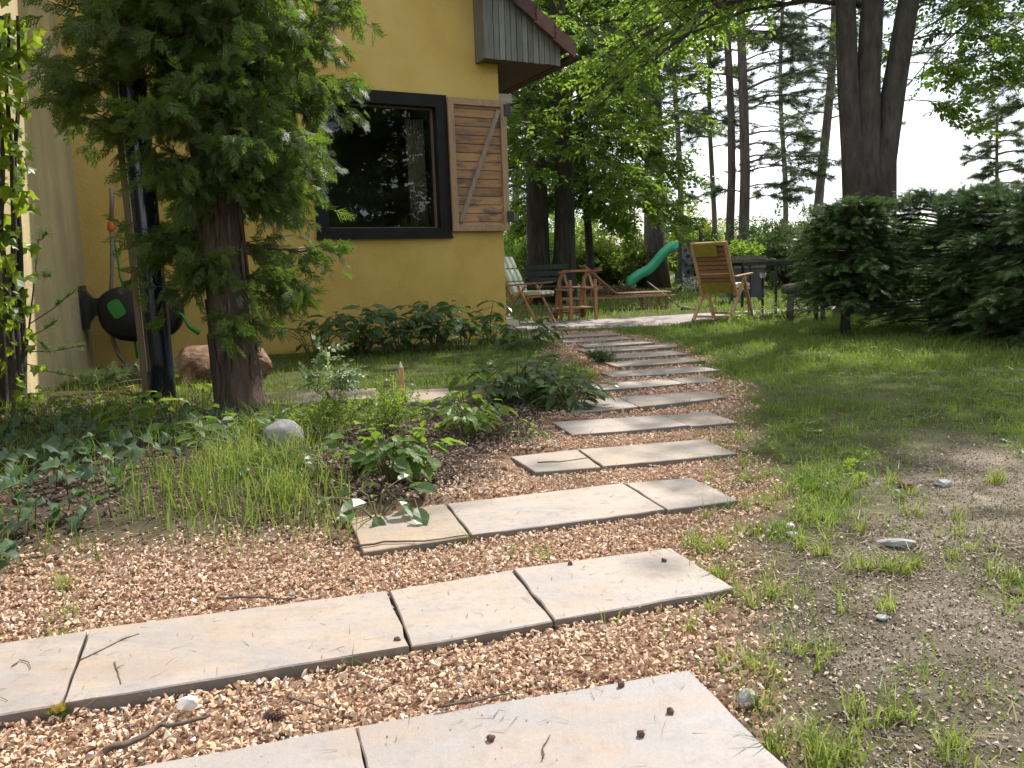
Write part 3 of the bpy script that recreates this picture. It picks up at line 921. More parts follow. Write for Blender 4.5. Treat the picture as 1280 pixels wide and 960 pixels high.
V, T = scatter(WEEDS, np.stack([x, y, zg(x, y) + rng.uniform(.005, .025, n)], 1), rng.normal(size=(n, 3)) * (1, 1, .1) + (0, 0, .25), np.array((0, 0, 1)) + rng.normal(size=(n, 3)) * .35, rng.uniform(.025, .055, n))
tag(kind(np_obj('undergrowth', V, T, M['l_weed']), 'stuff'), 'clover and small broad leaved weeds among the lawn grass')
# tufts hugging slab edges
ex, ey, eh = [], [], []
for pl in slab_polys[1:16]:
    for i in (1, 2):
        a, b = Vector(pl[i]), Vector(pl[(i + 1) % 4])
        for _ in range(int((b - a).length * (5 if i == 2 else 9))):
            if random.random() < (.45 if i == 2 else .75):
                c = a.lerp(b, random.random()) + Vector(((.02, 0) if i == 1 else (.005, -.015)))
                for _ in range(random.randint(4, 22)):
                    ex.append(c.x + random.gauss(0, .022))
                    ey.append(c.y + random.gauss(0, .012))
ex, ey = np.array(ex), np.array(ey)
ok = samp(m_slab, ex, ey) < .5
grass('little grass tufts along the slab edges', ex[ok], ey[ok], .025, .085, .002, .0038, .9)
ex, ey = [], []
for px, py, n, r in ((1000, 940, 150, .035), (985, 955, 120, .04), (890, 690, 170, .05), (915, 745, 130, .045), (900, 765, 90, .05), (945, 800, 60, .06), (1100, 905, 45, .03), (1165, 925, 60, .035), (1230, 950, 60, .05), (1180, 650, 60, .06), (1090, 710, 70, .06), (1210, 690, 60, .06), (1245, 600, 80, .05), (80, 745, 40, .03), (70, 790, 50, .04), (390, 835, 40, .02), (650, 690, 40, .05), (1140, 715, 120, .05), (960, 640, 160, .10), (1000, 600, 200, .14), (1050, 660, 120, .10), (980, 690, 120, .08), (1000, 545, 200, .2), (1120, 615, 90, .1), (1220, 720, 60, .08), (950, 840, 50, .05), (1020, 820, 40, .06), (1010, 900, 60, .05), (1060, 760, 60, .07), (940, 580, 200, .12)):
    c = G(px, py)
    for _ in range(n):
        kk = random.randrange(max(1, int(r / .015)))
        rk = random.Random(px * 31 + kk)
        ex.append(c.x + rk.gauss(0, r) + random.gauss(0, .011))
        ey.append(c.y + rk.gauss(0, r * .8) + random.gauss(0, .009))
ex, ey = np.array(ex), np.array(ey)
ok = samp(m_slab, ex, ey) < .5
grass('separate grass tufts in the gravel and bare earth', ex[ok], ey[ok], .025, .085, .0022, .0045, 1.2, 'grass_pale')

# ------------------------------------------------------------------ trees
def spine(p0, p1, n, bend=0.0):
    p0, p1 = Vector(p0), Vector(p1)
    pts = []
    for i in range(n + 1):
        t = i / n
        p = p0.lerp(p1, t)
        p += Vector((math.sin(t * 5 + p0.x), math.cos(t * 4.1 + p0.y), 0)) * bend * math.sin(math.pi * t)
        pts.append(p)
    return pts
def tree(name, label, cat, base, trunks, z0, z1, R, prof, nl, nsub, nspray, temps, leaf, bark, ss, group=None,
         rise=.35, droop=.35, offset=(0, 0), flat=.35, limb_r=.05, hang=0.0, sectors=None, sub_len=.42, wsc=1.0, crown_name='crown', extra=()):
    """trunks: list of (foot, top, r0, r1); limbs leave the first trunk between z0 and z1, R long where prof(t)=1"""
    base = Vector(base)
    root = thing(name, label, cat, base, 0, group)
    tb = MB()
    sp = []
    for foot, top, r0, r1 in trunks:
        pts = spine(foot, top, 9, (Vector(top) - Vector(foot)).length * .012)
        rs = [r0 + (r1 - r0) * (i / 9) for i in range(10)]
        rs[0] *= 1.35
        tb.tube(pts, rs, 14, True, .05)
        sp.append((pts, rs))
    tb.build('trunk', M[bark], root, base)
    lb = MB()
    P, Dd, Nn = [], [], []
    for i in range(nl + len(extra)):
        ex_ = extra[i - nl] if i >= nl else None
        pts, rs = sp[2 if ex_ and abs(ex_[1]) < .7 else 0] if ex_ else sp[i % min(len(sp), 3)]
        t = (i + random.random()) / nl if not ex_ else .4
        z = z0 + (z1 - z0) * t if not ex_ else ex_[0]
        zz = [p.z for p in pts]
        k = min(max((z - zz[0]) / max(zz[-1] - zz[0], 1e-3), 0), 1) * (len(pts) - 1)
        k0 = min(int(k), len(pts) - 2)
        o = pts[k0].lerp(pts[k0 + 1], k - k0)
        az = (i * 2.39996 + random.uniform(-.5, .5))
        if sectors:
            a0, a1 = random.choice(sectors)
            az = random.uniform(a0, a1)
        L = R * prof(t) * random.uniform(.65, 1.12)
        if ex_:
            az, L = ex_[1], ex_[2]
        if L < .05:
            continue
        h = Vector((math.cos(az), math.sin(az), 0))
        def pos(s):
            return o + h * (L * s) + Vector((offset[0] * s, offset[1] * s, L * (rise * s - droop * s * s)))
        lp = [pos(s / 5) for s in range(6)]
        r = max(limb_r * L / R * (1.2 - .5 * t), .004)
        lb.tube(lp, [r * (1 - .16 * s) for s in range(6)], 5, False)
        subs = [(lp[2], lp[5], 1.0)]
        for j in range(nsub):
            s = random.uniform(.22, .97)
            a2 = az + random.choice((-1, 1)) * random.uniform(.4, 1.2)
            l2 = L * sub_len * (1.15 - .6 * s) * random.uniform(.6, 1.2)
            q0 = pos(s)
            q1 = q0 + Vector((math.cos(a2), math.sin(a2), random.uniform(-.35, .35) - hang)) * l2
            lb.tube([q0, q0.lerp(q1, .5) + Vector((0, 0, .04 * l2)), q1], [r * .4, r * .25, r * .1], 3, False)
            subs.append((q0, q1, .9))
        for q0, q1, _ in subs:
            d = (q1 - q0)
            dn = d.normalized()
            for m_ in range(nspray):
                s = random.uniform(.12, 1.02)
                p = q0.lerp(q1, s)
                side = dn.cross(Vector((0, 0, 1)))
                dd = dn * random.uniform(.3, 1) + side * random.uniform(-1.1, 1.1) + Vector((0, 0, random.uniform(-.4, .25) - hang))
                P.append(p)
                Dd.append(dd)
                Nn.append(Vector((random.gauss(0, flat), random.gauss(0, flat), 1)))
    lb.build('branches', M[bark], root, base)
    n = len(P)
    s = rng.uniform(.7, 1.25, n) * ss
    V, T = scatter(temps, [tuple(p) for p in P], [tuple(p) for p in Dd], [tuple(p) for p in Nn], np.stack([s * wsc, s, s], 1))
    np_obj(crown_name, V, T, M[leaf], root, base)
    return root
dome = lambda t: math.sqrt(max(0.02, 1 - (1.7 * t - .62) ** 2)) if t > .03 else .6
cone = lambda t: (1 - t) * .95 + .05
pinep = lambda t: .45 + .75 * math.sin(math.pi * min(1, t * .9 + .1))

# thuja in front of the house
tb_ = GZ(300, 512)
ttop = D(272, 250, tb_.y + .1)
tdir = (ttop - tb_) / (ttop.z - tb_.z)
thuja_top = tb_ + tdir * 4.4
def thuja():
    base = tb_
    root = thing('thuja_tree', 'tall dark green thuja with shaggy brown trunk at the bed left of the path', 'tree', base)
    tm = MB()
    pts = [base + tdir * z + Vector((.012 * math.sin(z * 7), .012 * math.cos(z * 5), 0)) for z in (-.05, .05, .2, .45, .8, 1.2, 1.7, 2.4, 3.2, 4.3)]
    tm.tube(pts, [.15, .128, .112, .104, .10, .094, .085, .07, .05, .015], 22, True, .07)
    # strips of peeling bark
    for _ in range(70):
        a = random.uniform(0, 6.28)
        z = random.uniform(.05, 1.5)
        l = random.uniform(.12, .4)
        r = .112 - z * .013
        q = [base + tdir * (z + l * s) + Vector((math.cos(a + s * .1), math.sin(a + s * .1), 0)) * (r + .008 + .012 * abs(s - .5)) for s in (0, .5, 1)]
        tm.tube(q, [.008, .013, .006], 4, True)
    tm.build('trunk', M['bark_thuja'], root, base)
    lb = MB()
    P, Dd, Nn, S = [], [], [], []
    def branch(z, az, L, rise):
        o = base + tdir * z
        h = Vector((math.cos(az), math.sin(az), 0))
        pos = lambda s: o + h * L * s + Vector((0, 0, L * (rise * s - (rise + .15) * s * s * .75)))
        lp = [pos(i / 5) for i in range(6)]
        lb.tube(lp, [.02 * (1 - .17 * i) for i in range(6)], 5, False)
        nsub = int(8 + L * 9)
        for j in range(nsub):
            s = random.uniform(.12, 1.0)
            a2 = az + random.uniform(-1.3, 1.3)
            l2 = random.uniform(.14, .34) * (1.2 - .5 * s)
            q0 = pos(s)
            d2 = Vector((math.cos(a2), math.sin(a2), random.uniform(-.75, .5))).normalized()
            q1 = q0 + d2 * l2
            lb.tube([q0, q1], [.005, .002], 3, False)
            for _ in range(12):
                t = random.uniform(.05, 1.1)
                p = q0.lerp(q1, t)
                P.append(p + Vector([random.gauss(0, .022) for _ in range(3)]))
                Dd.append(d2 * .8 + Vector((random.gauss(0, .5), random.gauss(0, .5), random.gauss(-.55, .45))))
                Nn.append(Vector((random.gauss(0, 1), random.gauss(0, 1), random.gauss(.2, .7))))
                S.append(random.uniform(.07, .15))
    n = 124
    for i in range(n):
        t = i / n
        z = 1.1 + 3.1 * t
        az = i * 2.39996 + random.uniform(-.4, .4)
        L = (.57 + .27 * min(t / .42, 1) + .10 * math.sin(t * 11)) * random.uniform(.7, 1.05) * (1.05 - .6 * max(0, t - .5))
        if t < .15:
            L *= .7
        if math.cos(az) < -.3 and i % 4 == 0 and t < .35:
            continue
        branch(z, az, L, random.uniform(.1, .5))
    # low hanging shoots near the trunk
    for z, az, L in ((.72, 0.1, .34), (.9, .35, .42), (.72, 3.3, .24), (.95, 3.6, .3), (.5, -1.2, .16), (.78, -1.7, .2), (.66, .5, .30), (1.0, 2.9, .3)):
        branch(z, az, L, -.1)
    lb.build('branches', M['bark_thuja'], root, base)
    V, T = scatter(FRONDS, [tuple(p) for p in P], [tuple(p) for p in Dd], [tuple(p) for p in Nn], np.array(S))
    np_obj('crown', V, T, M['l_thuja'], root, base)
thuja()

# ------------------------------------------------------------------ house
C0 = G(634, 421)
K0 = G(128, 460)
A_ = (K0 - C0).normalized()
N_ = Vector((-A_.y, A_.x, 0))
if N_.y > 0:
    N_ = -N_
ZV = Vector((0, 0, 1))
def hp(u, v, z):
    return C0 + A_ * u + N_ * v + ZV * z
def wallpt(px, py, v=0.0):
    p = onplane(px, py, C0 + N_ * v, N_) - C0
    return p.dot(A_), p.z
HB = C0.copy()
house = thing('house', 'yellow plastered cottage with gable wall, black window and wooden shutter', 'house', C0)
def hb(mb, name, mat, parent=None, bevel=0.0):
    return mb.build(name, M[mat], parent or house, HB, bevel)
wt = (wallpt(395, 113)[1] + wallpt(555, 119.5)[1]) / 2
wb = (wallpt(395, 292)[1] + wallpt(562, 293)[1]) / 2
wr = (wallpt(555, 119)[0] + wallpt(562, 292)[0]) / 2
wl = wallpt(397, 285)[0]
GL = (K0 - C0).length
EH = 3.62          # wall height at the corner
def ghz(u):
    return EH + .0 + min(u, 6.4 - u) * .95
# gable wall as a frame of blocks round the window hole
mb = MB()
TH = .35
def wblock(u0, u1, z0, z1a, z1b=None):
    z1b = z1a if z1b is None else z1b
    mb.extr([hp(u0, 0, z0), hp(u1, 0, z0), hp(u1, 0, z1b), hp(u0, 0, z1a)], -N_ * TH)
wblock(0, wr, -.2, ghz(0), ghz(wr))
wblock(wl, 6.4, -.2, ghz(wl), 6.0)
wblock(wr, wl, -.2, wb)
wblock(wr, wl, wt, ghz(wr), ghz(wl))
mb.extr([hp(3.2, 0, 6.0), hp(6.4, 0, 6.0), hp(6.4, 0, EH), hp(3.2, 0, ghz(3.2))], -N_ * .05)
hb(mb, 'gable_wall', 'plaster_yellow')
mb = MB()
mb.extr([hp(0, -TH, -.2), hp(TH, -TH, -.2), hp(TH, -TH, EH), hp(0, -TH, EH)], -N_ * 7.6)
hb(mb, 'side_wall', 'plaster_yellow')
mb = MB()
mb.extr([hp(0, -8, -.2), hp(6.4, -8, -.2), hp(6.4, -8, EH), hp(3.2, -8, ghz(3.2)), hp(0, -8, EH)], N_ * .3)
hb(mb, 'back_wall', 'plaster_yellow')
# room behind the glass
mb = MB()
mb.box(hp((wr + wl) / 2, -1.9, 0.15), (3.6, 3.2, .1), Matrix.Rotation(math.atan2(A_.y, A_.x), 3, 'Z'))
mb.box(hp((wr + wl) / 2, -1.9, 2.9), (3.6, 3.2, .1), Matrix.Rotation(math.atan2(A_.y, A_.x), 3, 'Z'))
mb.box(hp((wr + wl) / 2, -3.5, 1.5), (3.6, .1, 2.9), Matrix.Rotation(math.atan2(A_.y, A_.x), 3, 'Z'))
mb.box(hp(wl + .7, -1.9, 1.5), (.1, 3.1, 2.8), Matrix.Rotation(math.atan2(A_.y, A_.x), 3, 'Z'))
hb(mb, 'room', 'room')
# window: casing, inner frame, glass
fr_ = MB()
fw = .13
def frame_bars(m, u0, u1, z0, z1, w_, v0, v1):
    for a, b, c, d in ((u0, u1, z1 - w_, z1), (u0, u1, z0, z0 + w_ * .7), (u0, u0 + w_, z0 + w_ * .7, z1 - w_), (u1 - w_, u1, z0 + w_ * .7, z1 - w_)):
        m.extr([hp(a, v0, c), hp(b, v0, c), hp(b, v0, d), hp(a, v0, d)], N_ * (v1 - v0))
frame_bars(fr_, wr - .015, wl + .015, wb - .03, wt + .02, .135, -.1, .035)
win = hb(fr_, 'window', 'black_frame')
fi = MB()
frame_bars(fi, wr + .12, wl - .12, wb + .065, wt - .115, .022, -.12, -.07)
hb(fi, 'inner_frame', 'post_wood', win)
gl_ = MB()
gl_.extr([hp(wr + .1, -.104, wb + .06), hp(wl - .1, -.104, wb + .06), hp(wl - .1, -.104, wt - .1), hp(wr + .1, -.104, wt - .1)], -N_ * .006)
hb(gl_, 'pane', 'glass', win)
sl_ = MB()
sl_.extr([hp(wr - .02, 0, wb - .055), hp(wl + .02, 0, wb - .055), hp(wl + .02, 0, wb - .031), hp(wr - .02, 0, wb - .031)], N_ * .06)
hb(sl_, 'sill', 'black_frame', win)
cu = MB()
for i in range(12):
    u = wr + .16 + i * .018
    cu.tube([hp(u, -.3 + .02 * (i % 2), wb + .1), hp(u + .01, -.3 + .02 * ((i + 1) % 2), wt - .2)], .013, 6)
hb(cu, 'curtain', 'curtain', win)
# a far window of the room, seen through the glass
# shutter
s0u, s0z = wallpt(632, 127, .05)
s1u, s1z = wallpt(566, 289, .05)
_, s0zb = wallpt(556, 121, .05)
sz1 = (s0z + s0zb) / 2
sz0 = (s1z + wallpt(636, 289, .05)[1]) / 2
su0 = (s0u + wallpt(636, 288, .05)[0]) / 2
su1 = (s1u + wallpt(556, 121, .05)[0]) / 2 - .01
shutter = MB()
def sb(m, u0, u1, z0, z1, v0, v1):
    m.extr([hp(u0, v0, z0), hp(u1, v0, z0), hp(u1, v0, z1), hp(u0, v0, z1)], N_ * (v1 - v0))
rw = .075
sb(shutter, su1 - rw, su1, sz0, sz1, .045, .078)
sb(shutter, su0, su0 + rw, sz0, sz1, .045, .078)
sb(shutter, su0 + rw, su1 - rw, sz1 - rw, sz1, .045, .076)
sb(shutter, su0 + rw, su1 - rw, sz0, sz0 + rw, .045, .076)
sh = hb(shutter, 'shutter', 'shutter_rail', None, .004)
npl = 15
ph = (sz1 - sz0 - .02) / npl
for i in range(npl):
    p = MB()
    z = sz0 + .01 + i * ph
    dv = random.uniform(-.004, .004)
    sb(p, su0 + .02, su1 - .02, z + .004, z + ph - .004, .02 + dv, .044 + dv * .5)
    o = p.build('plank', M['shutter_wood'], sh, HB)
br_ = MB()
br_.bar(hp(su1 - rw - .03, .058, sz0 + rw + .03), hp(su0 + rw + .02, .058, sz1 - rw - .03), .05, .026, N_)
M['brace_wood'] = wood('brace_wood', [(.3, (.10, .075, .05)), (.5, (.21, .165, .115)), (.75, (.30, .25, .18))], stretch=(8, 8, 2))
br_.build('brace', M['brace_wood'], sh, HB)
for z in (sz1 - .17, sz0 + .1):
    h_ = MB()
    sb(h_, su0 - .05, su0 + .035, z, z + .13, .079, .095)
    h_.build('hinge', M['black_metal'], sh, HB)
# boarded eaves box, roof, gutter
EV = .26           # how far the boarding stands proud of the wall
ub0, zb0 = wallpt(611, 75, EV)
ub1, zb1 = wallpt(701, 80, EV)
zbb = (zb0 + zb1) / 2
_ru0, _rz0 = wallpt(650, 2, EV)
_ru1, _rz1 = wallpt(703, 52, EV)
rslope = (_rz0 - _rz1) / (_ru0 - _ru1)
roofz = lambda u: _rz1 + (u - _ru1) * rslope
zc = roofz(ub1)
nb = 13
bw = (ub0 - ub1) / nb
for i in range(nb):
    u0 = ub1 + i * bw
    p = MB()
    dv = random.uniform(-.004, .004)
    p.extr([hp(u0 + .004, EV - .024 + dv, zbb + random.uniform(-.006, .004)), hp(u0 + bw - .004, EV - .024 + dv, zbb), hp(u0 + bw - .004, EV - .024 + dv, roofz(u0 + bw) - .05), hp(u0 + .004, EV - .024 + dv, roofz(u0) - .05)], N_ * .024)
    o = hb(p, 'board', 'grey_wood')
mb = MB()
sb(mb, ub0 - .0, ub0 + .05, zbb - .0, roofz(ub0) - .05, .0, EV + .008)
hb(mb, 'board', 'grey_wood')
mb = MB()
mb.extr([hp(ub1 + .02, EV - .03, zbb + .012), hp(ub0, EV - .03, zbb + .012), hp(ub0, EV - .03, zbb + .04), hp(ub1 + .02, EV - .03, zbb + .04)], -N_ * (EV - .035))
mb.extr([hp(ub1 + .02, 0, zbb + .012), hp(-.003, 0, zbb + .012), hp(-.003, 0, zbb + .04), hp(ub1 + .02, 0, zbb + .04)], -N_ * 7.9)
hb(mb, 'soffit', 'soffit_wood')
mb = MB()
mb.extr([hp(ub1, EV - .03, zbb), hp(ub1 + .025, EV - .03, zbb), hp(ub1 + .025, EV - .03, zc), hp(ub1, EV - .03, zc)], -N_ * 8.1)
hb(mb, 'fascia', 'soffit_wood')
ur = 3.2
mb = MB()
e0 = ub1 - .12
mb.extr([hp(e0, EV + .05, roofz(e0) - .045), hp(ur, EV + .05, roofz(ur) - .045), hp(ur, EV + .05, roofz(ur) + .01), hp(e0, EV + .05, roofz(e0) + .01)], -N_ * 8.4)
mb.extr([hp(6.4 - e0, EV + .05, roofz(e0) - .045), hp(ur, EV + .05, roofz(ur) - .045), hp(ur, EV + .05, roofz(ur) + .01), hp(6.4 - e0, EV + .05, roofz(e0) + .01)], -N_ * 8.4)
roof = hb(mb, 'roof', 'roof_tile')
k = math.hypot(1, rslope)
tl = .34
nt_ = int((ur - e0) * k / (tl * .9))
for i in range(nt_):
    u0 = e0 - .02 + i * tl * .9 / k
    u1 = u0 + tl / k
    for (va, vb) in ((EV + .10, EV - .14),) if i > 4 else ((EV + .10, EV - .14), (EV - .15, EV - .39)):
        p = MB()
        p.extr([hp(u0, va, roofz(u0) - .01), hp(u1, va, roofz(u1) - .035), hp(u1, va, roofz(u1) + .03), hp(u0, va, roofz(u0) + .07)], N_ * (vb - va))
        if va > EV:
            p.extr([hp(u0, va + .002, roofz(u0) - .12), hp(u1, va + .002, roofz(u1) - .14), hp(u1, va + .002, roofz(u1) - .036), hp(u0, va + .002, roofz(u0) - .011)], -N_ * .03)
        p.build('tile', M['roof_tile'], roof, HB)
gt = MB()
gc = lambda v: hp(e0 - .05, v, roofz(e0) - .09)
prof_ = [(math.cos(a) * .075, math.sin(a) * .075) for a in [math.pi * (1 + i / 8) for i in range(9)]]
vs = []
for v in (EV + .06, -8.1):
    for r_ in (1.0, .9):
        for (q, s_) in prof_:
            vs.append(gc(v) + A_ * q * r_ + ZV * s_ * r_)
fs = []
for i in range(8):
    fs += [(i, i + 1, 18 + i + 1, 18 + i), (9 + i, 9 + i + 1, 27 + i + 1, 27 + i)]
fs += [tuple(range(9, 18))]
gt.add(vs, fs, True)
hb(gt, 'gutter', 'gutter')

# wing wall on the left
WE = Vector((.30, -.954, 0)).normalized()
WN = Vector((WE.y * -1, WE.x, 0))
if WN.x < 0:
    WN = -WN
mb = MB()
wk = K0 + A_ * .05
mb.extr([wk - N_ * .02 + ZV * -.2, wk + WE * 5.2 + ZV * -.2, wk + WE * 5.2 + ZV * 3.3, wk - N_ * .02 + ZV * 3.3], -WN * .4)
hb(mb, 'wing_wall', 'plaster_olive')
# drainpipe and a thin upright brown strip beside it
pb0 = GZ(205, 507)
def plumb(px, py):
    return D(px, py, pb0.y)
root = thing('drainpipe', 'shiny black round drainpipe standing in the bed at the left of the thuja', 'pipe', pb0)
mb = MB()
mb.tube([pb0 + ZV * z for z in (-.1, .25, 1, 2, 3.3)], .072, 24)
mb.build('pipe', M['pipe_black'], root, pb0)
for z in (1.95,):
    mb = MB()
    mb.tube([pb0 + ZV * z, pb0 + ZV * (z + .09)], .079, 24)
    mb.build('collar', M['pipe_black'], root, pb0)
pp = pb0 + Vector((-.098, .03, 0))
root = thing('brown_strip', 'thin upright brown strip right beside the black drainpipe', 'post', pp)
mb = MB()
mb.box(pp + ZV * 1.6, (.038, .06, 3.4))
mb.build('strip_shaft', M['post_wood'], root, pp, .006)
mb = MB()
mb.box(pp + ZV * .03, (.1, .12, .1))
mb.build('strip_foot', M['black_metal'], root, pp, .006)

# hose reel on the wing wall
rp0 = wk + WE * .34
rp0.z = D(117, 384, rp0.y).z
hr = thing('hose_reel', 'black and green wall mounted garden hose reel behind the drainpipe', 'hose reel', rp0)
def rw_(u, n, z):
    return rp0 + WE * u + WN * n + ZV * z
mb = MB()
mb.extr([rw_(-.1, .002, -.2), rw_(.1, .002, -.2), rw_(.1, .002, .2), rw_(-.1, .002, .2)], WN * .03)
mb.extr([rw_(-.05, .03, -.08), rw_(.05, .03, -.08), rw_(.05, .03, .08), rw_(-.05, .03, .08)], WN * .14)
mb.add([rw_(-.08, .03, -.16), rw_(.08, .03, -.16), rw_(.08, .03, .16), rw_(-.08, .03, .16), rw_(-.05, .1, -.08), rw_(.05, .1, -.08), rw_(.05, .1, .08), rw_(-.05, .1, .08)], [(0, 1, 5, 4), (1, 2, 6, 5), (2, 3, 7, 6), (3, 0, 4, 7)])
mb.build('bracket', M['black_plastic'], hr, rp0)
mb = MB()
cN, zc_ = .50, -.03
prof2 = []
for i in range(28):
    a = 2 * math.pi * i / 28
    cx_, sz_ = math.cos(a), math.sin(a)
    prof2.append((cN + .37 * math.copysign(abs(cx_) ** .75, cx_), zc_ + (.31 if sz_ < 0 else .22) * math.copysign(abs(sz_) ** .8, sz_)))
lay = []
for u, k in ((-.15, .8), (-.12, .97), (-.05, 1), (.05, 1), (.12, .97), (.15, .8)):
    lay.append([rw_(u, cN + (q - cN) * k, zc_ + (s - zc_) * k) for q, s in prof2])
vs = [p for l in lay for p in l]
fs = [(i * 28 + j, i * 28 + (j + 1) % 28, (i + 1) * 28 + (j + 1) % 28, (i + 1) * 28 + j) for i in range(5) for j in range(28)]
fs += [tuple(range(27, -1, -1)), tuple(range(140, 168))]
mb.add(vs, fs, True)
mb.build('reel_case', M['black_plastic'], hr, rp0)
for nn, dz in ((.31, -.02), (.74, .09)):
    mb = MB()
    pts = []
    for i in range(16):
        a = 2 * math.pi * i / 16
        q1, q2 = math.copysign(abs(math.cos(a)) ** .55, math.cos(a)), math.copysign(abs(math.sin(a)) ** .55, math.sin(a))
        pts.append(rw_(.153, nn + .055 * q1 - .035 * q2, dz + .075 * q2 + .03 * q1))
    mb.extr(pts, WE * .012)
    mb.build('green_panel', M['green_plastic'], hr, rp0)
mb = MB()
mb.tube([rw_(-.05, .5, .2), rw_(.0, .5, .23), rw_(.05, .5, .2)], .04, 10)
mb.tube([rw_(.1, .38, .19), rw_(.1, .5, .25), rw_(.1, .62, .25), rw_(.1, .72, .21)], .022, 8)
mb.build('carry_handle', M['black_plastic'], hr, rp0)
mb = MB()
mb.tube([rw_(.1, .72, -.02), rw_(.16, .86, -.1), rw_(.18, .92, -.22), rw_(.2, 1.0, -.28)], [.012, .012, .02, .025], 8)
mb.build('nozzle', M['green_plastic'], hr, rp0)
hx = D(140, 286, rp0.y + .1)
th_ = thing('garden_hose', 'thin grey hose with orange connector hanging beside the hose reel', 'hose', hx)
mb = MB()
yb = rp0.y + .1
mb.tube([D(q[0], q[1], yb) for q in ((139, 286), (140, 310), (140, 340), (138, 375), (138, 400), (141, 425), (149, 445), (163, 460), (178, 466))], .018, 8)
mb.build('hose', M['hose_grey'], th_, hx)
mb = MB()
mb.tube([D(139, 276, yb), D(139, 281, yb), D(139, 287, yb), D(139, 289, yb)], [.022, .034, .034, .026], 10)
mb.build('connector', M['orange_plastic'], th_, hx)
mb = MB()
mb.tube([D(139, 275, yb), D(140, 250, yb), D(139, 235, yb)], .02, 8)
mb.build('tap_pipe', M['hose_grey'], th_, hx)
mb = MB()
mb.tube([D(143, 300, yb + .02), D(147, 320, yb + .02), D(150, 345, yb + .02), D(158, 370, yb)], .012, 6)
mb.tube([D(167, 402, yb), D(168, 425, yb), D(172, 448, yb)], .012, 6)
mb.build('green_hose', M['green_plastic'], th_, hx)

# ------------------------------------------------------------------ rocks, stakes, sticks
def rock(name, label, c, d, mat, seed, cat='rock', sub=3, rough=.16, rotz=0, facet=.85):
    import bmesh
    r = random.Random(seed)
    bm = bmesh.new()
    bmesh.ops.create_icosphere(bm, subdivisions=sub, radius=1)
    ph_ = [[r.uniform(0, 6) for _ in range(3)] for _ in range(3)]
    pl = [(Vector((r.gauss(0, 1), r.gauss(0, 1), r.gauss(0, .7))).normalized(), r.uniform(.6, .9)) for _ in range(9)]
    for v in bm.verts:
        p = v.co.copy()
        for n_, h_ in pl:
            e = p.dot(n_) - h_
            if e > 0:
                p -= n_ * e * facet
        k = 1 + rough * (math.sin(p.x * 3 + ph_[0][0]) * math.sin(p.y * 3.3 + ph_[0][1]) + .5 * math.sin(p.z * 7 + ph_[1][0]) * math.sin(p.x * 6 + ph_[1][1]))
        v.co = Vector((p.x * d[0], p.y * d[1], p.z * d[2])) * k
    me = bpy.data.meshes.new(name)
    bm.to_mesh(me)
    bm.free()
    o = link(name, me, M[mat])
    o.location = c
    o.rotation_euler = (0, 0, rotz)
    return tag(o, label, cat)
c = D(270, 462, 6.3)
rock('boulder', 'large reddish brown boulder behind the thuja trunk', (c.x, c.y, .09), (.39, .28, .24), 'rock_red', 3, sub=4, rough=.2)
c = GZ(356, 558)
rock('rock', 'rounded grey rock beside the thuja at the grassy bed edge', (c.x, c.y, c.z + .045), (.085, .08, .085), 'rock_grey', 8, sub=4, rough=.08, facet=.35)
c = G(588 / 2 + 640, 882)
rock('stone', 'small grey stone beside the near slab corner', (c.x, c.y, .012), (.022, .018, .02), 'rock_slate', 4, 'stone', 2)
c = G(236, 893)
rock('stone', 'white stone lying on the peach gravel', (c.x, c.y, .024), (.021, .016, .016), 'rock_white', 5, 'stone', 2)
c = G(1122, 684)
rock('stone', 'flat pale slate flake on the bare drive', (c.x, c.y, .012), (.06, .02, .012), 'rock_slate', 6, 'stone', 2, rotz=-.2)
for i, (px, py, s, lb, mt) in enumerate(((880, 768, .014, 'pale stone under the grass tuft at the second slab end', 'rock_white'), (990, 672, .02, 'flat grey stone in the drive near the grass edge', 'rock_slate'), (1103, 776, .016, 'greenish flat stone in the lower drive', 'rock_slate'), (1270, 745, .022, 'dark round stone at the edge of the drive', 'cone_brown'), (1132, 612, .03, 'dark lump of earth on the upper drive', 'cone_brown'), (1178, 610, .03, 'pale flat stone high up on the drive', 'rock_slate'), (986, 660, .016, 'little pale stone by the dark drive edge', 'rock_white'))):
    c = G(px, py)
    rock('stone', lb, (c.x, c.y, z1(c.x, c.y) + s * .3), (s, s * .8, s * .5), mt, 20 + i, 'stone', 2)
for px, py, lb in ((801, 920, 'reddish brown nut at the front of the near slab'), (838, 891, 'dark cone scale in the middle of the near slab'), (776, 858, 'small brown nut near the back edge of the near slab'), (614, 925, 'dark crumb at the left of the near slab'), (497, 801, 'brown nut at the slab joint of the second row'), (713, 706, 'tiny dark crumb on the second row of slabs'), (830, 702, 'dark crumb near the right end of the second row')):
    c = G(px, py, SLAB_TOP)
    s = .0065
    rock('nut', lb, (c.x, c.y, SLAB_TOP + s * .6), (s * 1.2, s, s), 'cone_brown', px, 'nut', 2)
